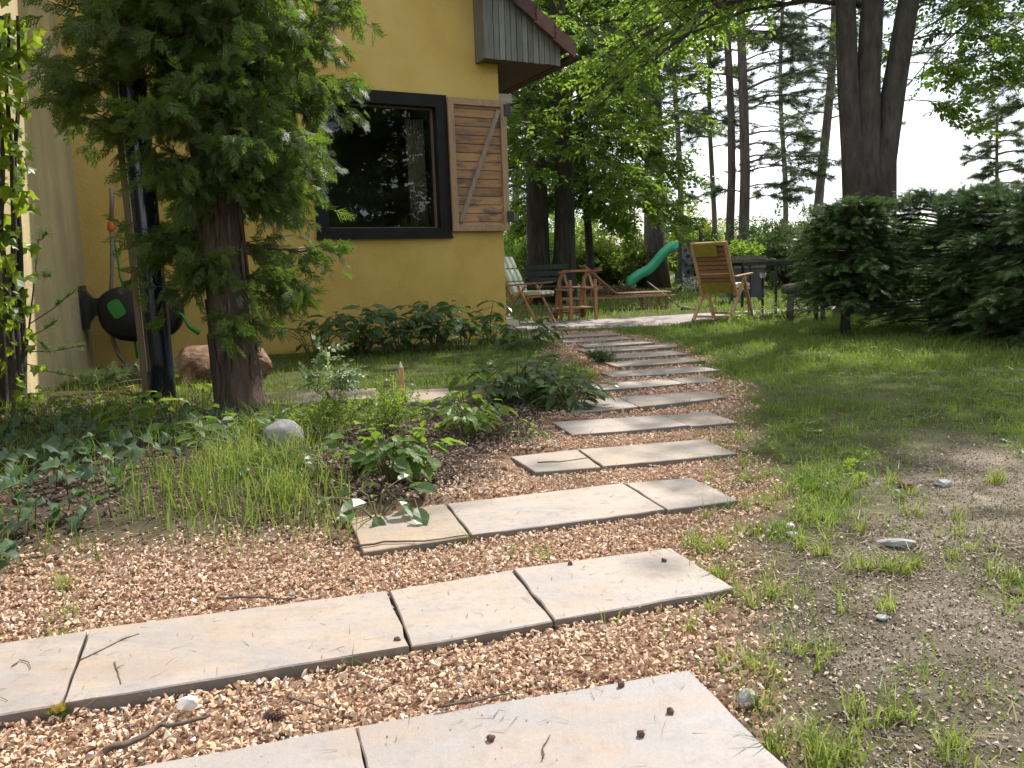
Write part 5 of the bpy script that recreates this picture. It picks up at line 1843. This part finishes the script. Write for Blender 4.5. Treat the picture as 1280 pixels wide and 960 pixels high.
for i in range(11):
    p = Vector((-.05, 0, .33)).lerp(Vector((-.62, 0, .85)), i / 10.5)
    mb = MB()
    mb.bar((p.x, -.27, p.z), (p.x, .27, p.z), .055, .014, (.66, 0, .75))
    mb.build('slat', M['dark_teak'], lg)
for i in range(14):
    lgb('slat', ((.04 + i * .074, -.285, .316), (.04 + i * .074, .285, .316), .055, .014))
# slide
s_b, s_t = D(787, 358, 24.0), D(845, 307, 24.6)
sld = thing('slide', 'bright green plastic wavy slide coming down from the play tower', 'slide', (s_b.x, s_b.y, 0))
n = 14
ctr = []
for i in range(n + 1):
    t = i / n
    p = s_b.lerp(s_t, t)
    p.z += .07 * math.sin(t * 2 * math.pi * 1.5 + .4) * (1 - .3 * t)
    ctr.append(p)
across = Vector((-.55, .84, 0)).normalized()
across = Vector((.5, .86, 0)).normalized()
sec = [(-.30, .17), (-.26, .18), (-.22, .0), (-.07, -.03), (.07, -.03), (.22, .0), (.26, .18), (.30, .17), (.25, -.07), (0, -.10), (-.25, -.07)]
mb = MB()
vs = [c_ + across * a + ZV * b for c_ in ctr for a, b in sec]
m_ = len(sec)
fs = [(i * m_ + j, i * m_ + (j + 1) % m_, (i + 1) * m_ + (j + 1) % m_, (i + 1) * m_ + j) for i in range(n) for j in range(m_)]
fs += [tuple(range(m_ - 1, -1, -1)), tuple(range(n * m_, (n + 1) * m_))]
mb.add(vs, fs, True)
mb.build('chute', M['slide_green'], sld, sld.location)
mb = MB()
mb.tube([Vector((s_b.x + .1, s_b.y, -.03)), s_b + Vector((.1, 0, .0))], .03, 8)
mb.build('foot', M['slide_green'], sld, sld.location)
# play tower with climbing wall
ptw = D(860, 352, 25.0)
pt0 = Vector((ptw.x, ptw.y, 0))
tw = thing('play_tower', 'wooden play tower with grey climbing panel beside the green slide', 'play tower', pt0)
yT = 25.0
def twp(px, py, dy=0.0):
    return D(px, py, yT + dy)
mb = MB()
a, b, c_, d_ = twp(852, 351), twp(873, 351), twp(873, 302), twp(852, 302)
mb.extr([a, b, c_, d_], (0, .04, 0))
cw = mb.build('climbing_panel', M['climb_grey'], tw, pt0)
for i, (px, py) in enumerate(((857, 312), (864, 310), (860, 320), (868, 322), (857, 330), (866, 332), (861, 340), (869, 343), (857, 345), (867, 314))):
    p = twp(px, py)
    mb = MB()
    mb.tube([p - Vector((0, .005, 0)), p - Vector((0, .05, 0)), p - Vector((0, .07, 0))], [.055, .045, .02], 7, True, .15)
    mb.build('climbing_hold', M['black_plastic' if i % 4 else 'rock_red'], cw, pt0)
for px, dy in ((850, 0), (876, 0), (850, 1.3), (876, 1.3)):
    mb = MB()
    f_ = twp(px, 355, dy)
    tp = twp(px, 284 if dy == 0 else 290, dy)
    mb.bar((f_.x, f_.y, -.05), (f_.x, f_.y, tp.z), .1, .1)
    mb.build('post', M['dark_wood'], tw, pt0)
mb = MB()
mb.bar(twp(847, 294, -.05), twp(876, 312, -.05), .09, .07, (0, 1, 0))
mb.build('roof_beam', M['dark_wood'], tw, pt0)
mb = MB()
mb.extr([twp(847, 311, .06), twp(879, 310, .06), twp(879, 313, .06), twp(847, 314, .06)], (0, 1.2, 0))
mb.build('platform', M['grey_wood'], tw, pt0)
mb = MB()
mb.extr([twp(838, 283, -.1), twp(880, 281, -.1), twp(880, 286, -.1), twp(838, 288, -.1)], (0, 1.5, 0))
mb.build('tower_roof', M['dark_wood'], tw, pt0)
# broom lying against the lawn
b0, b1 = D(809, 352, 16.6), D(852, 385, 14.0)
bt = D(869, 386, 13.9)
brm = thing('broom', 'long handled rake broom propped by the sun lounger foot', 'broom', (b1.x, b1.y, 0))
mb = MB()
mb.tube([b0, b1], .014, 8)
mb.build('handle', M['post_wood'], brm, brm.location)
mb = MB()
mb.tube([b1 + Vector((-.03, 0, .0)), b1 + Vector((.05, 0, -.02)), b1 + Vector((.2, 0, -.05)), bt], [.02, .065, .05, .012], 9, True, .15)
mb.build('bristles', M['dark_wood'], brm, brm.location)
# table
tY = 11.9
tl_, tr2 = D(917, 326, tY), D(1012, 324.5, tY)
tzz = (tl_.z + tr2.z) / 2
tab = thing('garden_table', 'dark thin topped garden table on black metal legs', 'table', ((tl_.x + tr2.x) / 2, tY, 0))
mb = MB()
mb.extr([(tl_.x, tY - .35, tzz - .02), (tr2.x, tY - .35, tzz - .02), (tr2.x, tY - .35, tzz + .012), (tl_.x, tY - .35, tzz + .012)], (0, .8, 0))
mb.build('table_top', M['dark_wood'], tab, tab.location)
for y_ in (tY - .32, tY + .42):
    mb = MB()
    mb.bar((tl_.x + .04, y_, tzz - .045), (tr2.x - .03, y_, tzz - .045), .03, .045)
    mb.build('apron', M['black_metal'], tab, tab.location)
for px, dy in ((970, -.3), (990, .38), (928, .38), (937, -.3)):
    q = D(px, 330, tY + dy)
    mb = MB()
    mb.bar((q.x, tY + dy, .0), (q.x, tY + dy, tzz - .03), .035, .035)
    mb.build('leg', M['black_metal'], tab, tab.location)
# lantern post
c = G(953, 394)
lp = thing('garden_light', 'slim black garden post with silver round head before the table', 'garden light', c)
tp = D(954, 344, c.y)
mb = MB()
mb.tube([(0, 0, -.02), (0, 0, tp.z - .03)], .02, 10)
mb.build('post', M['black_metal'], lp)
mb = MB()
mb.tube([(0, 0, tp.z - .04), (0, 0, tp.z - .02), (0, 0, tp.z + .03), (0, 0, tp.z + .05), (0, 0, tp.z + .075)], [.025, .045, .048, .035, .012], 14)
mb.build('lamp_head', M['silver'], lp)
# raised planter box behind the table
yP = 16.0
a, b = D(918, 353, yP), D(957, 353, yP)
top_ = D(938, 319, yP).z
pl0 = Vector(((a.x + b.x) / 2, yP, 0))
pbx = thing('planter_box', 'square dark grey planter box with weathered plank rim behind the table', 'planter', pl0)
mb = MB()
mb.box((0, .35, (top_ - .2) / 2 + .1), (b.x - a.x - .04, .68, top_ - .2))
mb.build('box_body', M['panel_grey'], pbx)
for i in range(3):
    mb = MB()
    z = top_ - .05 - i * .085
    mb.box((0, -.012, z), (b.x - a.x, .03, .078))
    mb.build('plank', M['dark_wood' if i % 2 else 'grey_wood'], pbx)
for s in (-1, 1):
    mb = MB()
    mb.box((s * (b.x - a.x) / 2 - s * .03, .3, top_ / 2), (.06, .06, top_))
    mb.build('post', M['grey_wood'], pbx)
    mb = MB()
    mb.box((s * ((b.x - a.x) / 2 + .002), .36, top_ - .11), (.03, .7, .2))
    mb.build('plank', M['grey_wood'], pbx)
V, T = scatter(SPRAYS, np.stack([rng.uniform(-.3, .3, 120), rng.uniform(.05, .6, 120), rng.uniform(top_ - .1, top_ + .15, 120)], 1), np.array((0, 0, .6)) + runit(120), np.array((0, 0, 1)) + runit(120) * .6, rng.uniform(.15, .28, 120))
np_obj('planting', V, T, M['l_beech'], pbx)
# log bench
yB = 10.3
a, b = D(982, 357, yB), D(1035, 354, yB)
bz = a.z
lb0 = Vector(((a.x + b.x) / 2, yB, 0))
lbn = thing('log_bench', 'mossy rough log bench half hidden by the spruce', 'bench', lb0)
mb = MB()
hw = (b.x - a.x) / 2
mb.tube([(-hw, 0, bz - .05), (-hw * .5, .01, bz - .035), (0, 0, bz - .03), (hw * .5, .02, bz - .04), (hw, 0, bz - .03)], [.06, .075, .07, .075, .07], 10, True, .18)
mb.tube([(-hw * .95, .15, bz - .05), (0, .16, bz - .04), (hw, .15, bz - .03)], [.06, .07, .07], 10, True, .18)
mb.build('seat', M['moss_wood'], lbn)
for x_, y_ in ((-hw * .72, 0), (-hw * .62, .16), (hw * .8, 0), (hw * .7, .16)):
    mb = MB()
    mb.tube([(x_, y_, -.02), (x_ * .97, y_, bz - .09)], [.028, .033], 8, True, .1)
    mb.build('leg', M['moss_wood'], lbn)
mb = MB()
mb.bar((-hw * .7, .08, bz - .14), (hw * .75, .08, bz - .14), .04, .05)
mb.build('stretcher', M['moss_wood'], lbn)
# dark green bench under the twin trunks
yg = 17.0
a, b = D(662, 340, yg), D(706, 338, yg)
gb0 = Vector(((a.x + b.x) / 2, yg, 0))
gb = thing('garden_bench', 'dark green slatted garden bench before the twin tree trunks', 'bench', gb0)
hw = (b.x - a.x) / 2 + .1
for i, z in enumerate((.86, .72, .58)):
    mb = MB()
    mb.box((0, .18 - .03 * i, z), (hw * 2, .025, .10))
    mb.build('slat', M['bench_green'], gb)
for i in range(3):
    mb = MB()
    mb.box((0, -.2 + i * .13, .44), (hw * 2, .11, .03))
    mb.build('slat', M['bench_green'], gb)
for s in (-1, 1):
    for y_, h in ((-.2, .43), (.18, .9)):
        mb = MB()
        mb.bar((s * hw * .9, y_, 0), (s * hw * .9, y_ + (.05 if h > .5 else 0), h), .05, .05)
        mb.build('leg', M['bench_green'], gb)
    mb = MB()
    mb.box((s * hw * .9, -.02, .64), (.05, .42, .03))
    mb.build('armrest', M['bench_green'], gb)
# heap of dead leaves behind the lounger
c = D(772, 352, 20.5)
cz = Vector((c.x, 20.5, 0))
n = 1500
r_ = np.sqrt(rng.random(n))
a = rng.uniform(0, 6.28, n)
hx_, hy_ = r_ * 1.0 * np.cos(a), r_ * .5 * np.sin(a)
hz_ = .34 * (1 - r_ ** 1.6) * rng.uniform(.7, 1.05, n)
V, T = scatter(CHIPS, np.stack([cz.x + hx_, cz.y + hy_, hz_], 1), rng.normal(size=(n, 3)), np.array((0, 0, 1)) + runit(n) * .6, rng.uniform(.05, .12, n))
o = kind(np_obj('debris', V, T, M['leaf_litter']), 'stuff')
o['label'] = 'brown heap of garden cuttings behind the lounger'

# ------------------------------------------------------------------ hedge of spruces on the right
def spruce(label, base, H_, R_, seed, nl=70, ns=5, low=.12):
    random.seed(seed)
    base = Vector(base)
    root = thing('spruce_bush', label, 'spruce', base, 0, 'clipped spruces of the hedge')
    tm = MB()
    tm.tube([base - ZV * .05, base + ZV * .4, base + Vector((.03, 0, H_ * .9))], [.06, .045, .02], 9, True, .1)
    tm.build('trunk', M['bark_dark'], root, base)
    lb = MB()
    P, Dd, Nn, S = [], [], [], []
    for i in range(nl):
        t = i / nl
        z = low + (H_ - low) * t
        az = i * 2.39996 + random.uniform(-.5, .5)
        L = R_ * random.uniform(.7, 1.08) * (.75 + .35 * math.sin(math.pi * min(1, t * 1.1 + .1)))
        if t > .85:
            L *= .8
        h = Vector((math.cos(az), math.sin(az), 0))
        o = base + ZV * z
        rise = .12 if t < .6 else .3
        pos = lambda s: o + h * L * s + ZV * (L * (rise * s - .25 * s * s))
        lb.tube([pos(k / 4) for k in range(5)], [.012, .010, .008, .005, .003], 4, False)
        if t < .10 and random.random() < .5:
            for _ in range(5):
                s = random.uniform(.3, 1)
                q = pos(s)
                lb.tube([q, q + Vector((random.gauss(0, .15), random.gauss(0, .15), random.gauss(-.05, .06)))], [.004, .0015], 3, False)
            continue
        for j in range(ns * 7):
            s = random.uniform(.3, 1.03)
            q = pos(s)
            a2 = az + random.uniform(-1.1, 1.1)
            d = Vector((math.cos(a2), math.sin(a2), random.uniform(-.35, .3) + (.4 if t > .85 else 0)))
            P.append(tuple(q + Vector([random.gauss(0, .03) for _ in range(3)])))
            Dd.append(tuple(d))
            Nn.append((random.gauss(0, .35), random.gauss(0, .35), 1))
            S.append(random.uniform(.09, .21))
    # soft upright leaders on the clipped top
    for _ in range(110):
        a = random.uniform(0, 6.28)
        r = R_ * math.sqrt(random.random()) * .85
        P.append((base.x + math.cos(a) * r, base.y + math.sin(a) * r, base.z + H_ - random.uniform(.02, .15)))
        Dd.append((random.gauss(0, .5), random.gauss(0, .5), 1))
        Nn.append((random.gauss(0, 1), random.gauss(0, 1), .2))
        S.append(random.uniform(.09, .19))
    lb.build('branches', M['bark_dark'], root, base)
    V, T = scatter(SPRUCE, P, Dd, Nn, np.array(S))
    np_obj('crown', V, T, M['l_spruce'], root, base)
spruce('free standing left end spruce of the hedge with bare trunk foot', G(1056, 418), 1.34, .56, 1, 110, 6, .30)
hedge_pts = [(4.6, 8.5, 1.78, .9), (5.5, 8.6, 1.85, .95), (4.62, 7.55, 1.66, .72), (5.55, 7.5, 1.7, .9), (4.75, 6.75, 1.72, .74), (5.7, 6.5, 1.7, .9), (6.4, 8.2, 1.7, .9)]
hl = ['spruce of the hedge directly right of the free standing one', 'back row spruce right of the big triple trunk', 'front row hedge spruce in the middle of the hedge', 'back row hedge spruce behind the front right one', 'hedge spruce at the right picture edge nearest the drive', 'hedge spruce far right behind the nearest one', 'hedge spruce at the far right back corner']
for i, (x_, y_, h, r) in enumerate(hedge_pts):
    spruce(hl[i], (x_, y_, 0), h * .80, r * .92, 10 + i, 96, {1: 4, 3: 3, 5: 2, 6: 2}.get(i, 6), .08)
random.seed(99)
c = G(985, 402)
shrub('rose_bush', 'scraggly little bush with bare stems before the log bench', 'shrub', c, .4, .4, 14, 5, SPRAYS_FINE, 'l_fine', .10, 'twig', squash=.5, lowz=.4)
c = G(920, 404)
shrub('small_bush', 'low scrubby herb at the lawn edge below the wooden chair', 'shrub', c, .28, .16, 12, 7, SPRAYS_FINE, 'l_fine', .08, 'twig')
c = G(955, 401)
shrub('small_bush', 'low weedy herb at the lawn edge below the table', 'shrub', c, .35, .2, 12, 7, SPRAYS_FINE, 'l_weed', .09, 'twig')

# ------------------------------------------------------------------ big trees
# triple trunk tree behind the hedge
tc_ = D(1084, 300, 11.6)
tc_.z = 0
def tp3(px, py):
    return D(px, py, 11.6)
def up(p, q, z):
    d = (q - p)
    return p + d * ((z - p.z) / d.z)
b1_, b2_, b3_ = tp3(1072, 240), tp3(1086, 240), tp3(1102, 240)
t1_, t2_, t3_ = tp3(1056, 0), tp3(1089, 0), tp3(1133, 0)
trunks3 = [(up(b2_, t2_, 1.2) * 1, up(b2_, t2_, 11), .20, .05), (up(b1_, t1_, 1.2), up(b1_, t1_, 11), .17, .05), (up(b3_, t3_, 1.2), up(b3_, t3_, 10), .19, .05), (Vector((tc_.x, tc_.y, -.1)), Vector((tc_.x, tc_.y, 1.9)), .42, .12)]
tree('linden_tree', 'big dark triple trunked tree standing behind the spruce hedge', 'tree', tc_, trunks3[:3] + trunks3[3:], 4.9, 11.2, 4.2, dome, 20, 7, 5, SPRAYS, 'l_beech', 'bark_grey', .31, None, .35, .62, limb_r=.038, flat=.5, hang=.12, offset=(.3, .2), extra=[(random.uniform(5.2, 6.8), math.pi + a, random.uniform(3.0, 4.6) if a < .4 else random.uniform(2.4, 3.3)) for a in [-1.0 + 2.1 * i / 19 for i in range(20)]] + [(random.uniform(8, 9.6), RAD(random.uniform(-75, -25)), random.uniform(2.2, 3.4)) for _ in range(16)] + [(random.uniform(4.3, 5.0), math.pi + random.uniform(-.5, .35), random.uniform(3.2, 4.8)) for _ in range(8)] + [(random.uniform(2.9, 4.4), random.uniform(-.6, .3), random.uniform(.9, 2.0)) for _ in range(5)])  # unseen upper limbs to the west and right front, added to shade path and drive
# twin dark trunks behind the chairs
yb_ = 18.5
c1, c2 = D(672, 345, yb_), D(702, 345, yb_)
c0 = (c1 + c2) / 2
c0.z = 0
q1, q2 = D(657, 40, yb_), D(702, 20, yb_)
tree('hornbeam_tree', 'dark twin trunked tree behind the wooden recliner beside the house', 'tree', c0,
     [(Vector((c2.x, yb_, -.1)), up(Vector((c2.x, yb_, 0)), q2, 12), .27, .10), (Vector((c1.x, yb_, -.1)), up(Vector((c1.x, yb_, 0)), q1, 12), .28, .10)],
     2.3, 11.0, 3.8, lambda t: .75 + .35 * math.sin(math.pi * t), 64, 8, 9, SPRAYS, 'l_beech', 'bark_dark', .43, None, .55, .85, limb_r=.035, flat=.4, hang=.15)
# bushy hornbeam in front of the tower, its boughs sweep low
c = D(738, 350, 22.0)
c.z = 0
tree('hornbeam_tree', 'bright green low branched tree left of the slide', 'tree', c, [(Vector((c.x, c.y, -.1)), Vector((c.x - .1, c.y, 9)), .12, .04)],
     2.2, 8.6, 2.35, lambda t: .8 * math.sqrt(max(.05, 1 - t * .8)) + .25, 56, 8, 9, SPRAYS, 'l_beech', 'bark_dark', .43, None, .5, .9, limb_r=.03, flat=.4, hang=.2)
c = D(821, 350, 28.0)
c.z = 0
tree('maple_tree', 'tall tree with thick grey trunk right behind the green slide', 'tree', c, [(Vector((c.x, c.y, -.1)), up(Vector((c.x, c.y, 0)), D(806, 20, c.y), 14), .40, .16)],
     5.5, 14, 4.2, dome, 40, 7, 5, SPRAYS, 'l_beech', 'bark_grey', .45, None, .35, .4, limb_r=.06, flat=.5)
# pines
def pine(label, px, y_, r0, H_, z0_, R_, nl, lean_px=0, seed=1, nsub=6, nsp=5, sectors=None, gr='pines behind the patio', bot=310):
    random.seed(seed)
    b = D(px, bot, y_)
    b.z = 0
    tp = D(px + lean_px, 0, y_)
    top = up(Vector((D(px, bot, y_).x, y_, D(px, bot, y_).z)), tp, H_)
    return tree('pine_tree', label, 'tree', b, [(Vector((b.x, y_, -.1)), top, r0, r0 * .45)], z0_, H_ * .96, R_, pinep, nl, nsub + 1, nsp + 4, TUFTS, 'l_pine', 'bark_pine', .30, gr, .30, .42, limb_r=.04, flat=1.0, sectors=sectors, sub_len=.5)
pine('tall straight pine, left one of the close pair behind the planter', 909, 27.0, .15, 17, 8.0, 3.0, 26, 2, 5)
pine('tall pine, right one of the close pair with long boughs to the right', 927, 26.5, .185, 17, 2.6, 3.4, 44, 3, 6, 7, 6, [(-.9, .9), (-.9, .9), (2.4, 3.8)])
pine('leaning reddish pine left of the triple trunked tree', 1018, 31.0, .20, 17, 6.0, 3.2, 30, 20, 7)
pine('thin grey pine between the tower and the close pair', 894, 31.0, .11, 13, 5.0, 2.0, 22, -4, 8)
pine('slender pine with bare trunk far behind the slide', 848, 34.0, .14, 15, 6.0, 2.2, 22, -2, 9)
pine('pine with drooping boughs at the right edge above the hedge', 1330, 21.0, .25, 12, 4.2, 3.4, 40, 0, 10, 7, 6)
pine('young pine showing its tip above the hedge at the right', 1246, 30.0, .09, 6.3, 3.0, 1.1, 22, 2, 11, 4, 4)
pine('far slim pine between the triple trunk and the leaning pine', 980, 40.0, .15, 15, 4.0, 2.6, 30, 0, 12)
pine('far slim pine left of the twin trunked tree', 640, 36.0, .2, 15, 3.0, 3.0, 30, 0, 13)
random.seed(123)
# a broad tree whose outer boughs hang into the picture at the upper right
c = Vector((9.3, 12.6, 0))
tree('alder_tree', 'tree whose leafy boughs hang in from the upper right corner', 'tree', c, [(Vector((9.3, 12.6, -.1)), Vector((9.2, 12.6, 9)), .22, .06)], 4.2, 9, 3.6, dome, 44, 8, 6, SPRAYS, 'l_dark', 'bark_dark', .34, None, .4, .65, limb_r=.035, flat=.5, hang=.15)
# bushes closing the garden
bl = [
    (668, 27, 1.5, 2.6, 'l_beech', 'green bush behind the twin trunked tree on the left'),
    (735, 28, 1.5, 2.1, 'l_bright', 'yellow green sunlit bush behind the tea trolley'),
    (765, 28, 1.3, 1.8, 'l_bright', 'yellow green sunlit bush behind the heap of cuttings'),
    (800, 29, 1.3, 2.1, 'l_bright', 'yellow green sunlit bush behind the slide'),
    (715, 33, 2.2, 3.2, 'l_beech', 'broad green bush at the garden end behind the yellow bushes'),
    (860, 32, 1.8, 2.6, 'l_bright', 'light bush behind the play tower'),
    (905, 25, 1.2, 1.5, 'l_dark', 'dark bush at the foot of the pine pair'),
    (940, 27, 1.3, 1.55, 'l_beech', 'green bush behind the planter box'),
    (985, 24, 1.8, 2.2, 'l_far', 'rounded grey green bush right of the planter box'),
    (1040, 25, 1.8, 2.2, 'l_far', 'rounded grey green bush behind the free standing spruce'),
    (1010, 38, 2.6, 3.0, 'l_far', 'far bush between the pines'),
    (950, 40, 2.6, 2.8, 'l_far', 'far bush behind the pine pair'),
    (880, 42, 2.6, 2.8, 'l_far', 'far bush left of the pine pair'),
    (620, 30, 2.0, 2.2, 'l_beech', 'bush hidden behind the house corner'),
    (1120, 36, 2.6, 2.6, 'l_far', 'far bush behind the triple trunked tree'),
    (1200, 38, 2.8, 2.7, 'l_far', 'far bush behind the hedge at the right'),
    (1290, 36, 2.8, 2.9, 'l_far', 'far bush behind the hedge at the right edge')]
for px, y_, R_, H_, mt, lb in bl:
    c = D(px, 330, y_)
    c.z = 0
    shrub('garden_bush', lb, 'bush', c, R_, H_, 40, 17, SPRAYS, mt, .36 if y_ < 30 else .5, 'bark_dark', 'bushes at the garden end', squash=.55, lowz=.05)
c = D(868, 356, 23.0)
c.z = 0
shrub('flowering_shrub', 'little white flowering shrub below the grey climbing panel', 'shrub', c, .7, .5, 20, 9, SPRAYS_FINE, 'flower_white', .12, 'twig')
# trees standing behind the camera, seen only mirrored in the window
for x_, y_, h, lb in ((13.0, -8.6, 9.5, 'broad garden tree behind the viewer, mirrored in the left of the window'), (15.2, -6.2, 9, 'garden tree behind the viewer, mirrored in the middle of the window'), (18.2, -3.8, 9.5, 'garden tree behind the viewer, mirrored at the right of the window'), (10.8, -11.5, 10, 'garden tree farthest behind the viewer')):
    c = Vector((x_, y_, 0))
    tree('garden_tree', lb, 'tree', c, [(Vector((x_, y_, -.1)), Vector((x_, y_, h)), .2, .05)], .4, h, 2.9, dome, 46, 6, 5, SPRAYS, 'l_dark', 'bark_dark', .9, 'trees behind the viewer', .3, .45, limb_r=.05, flat=1.2)
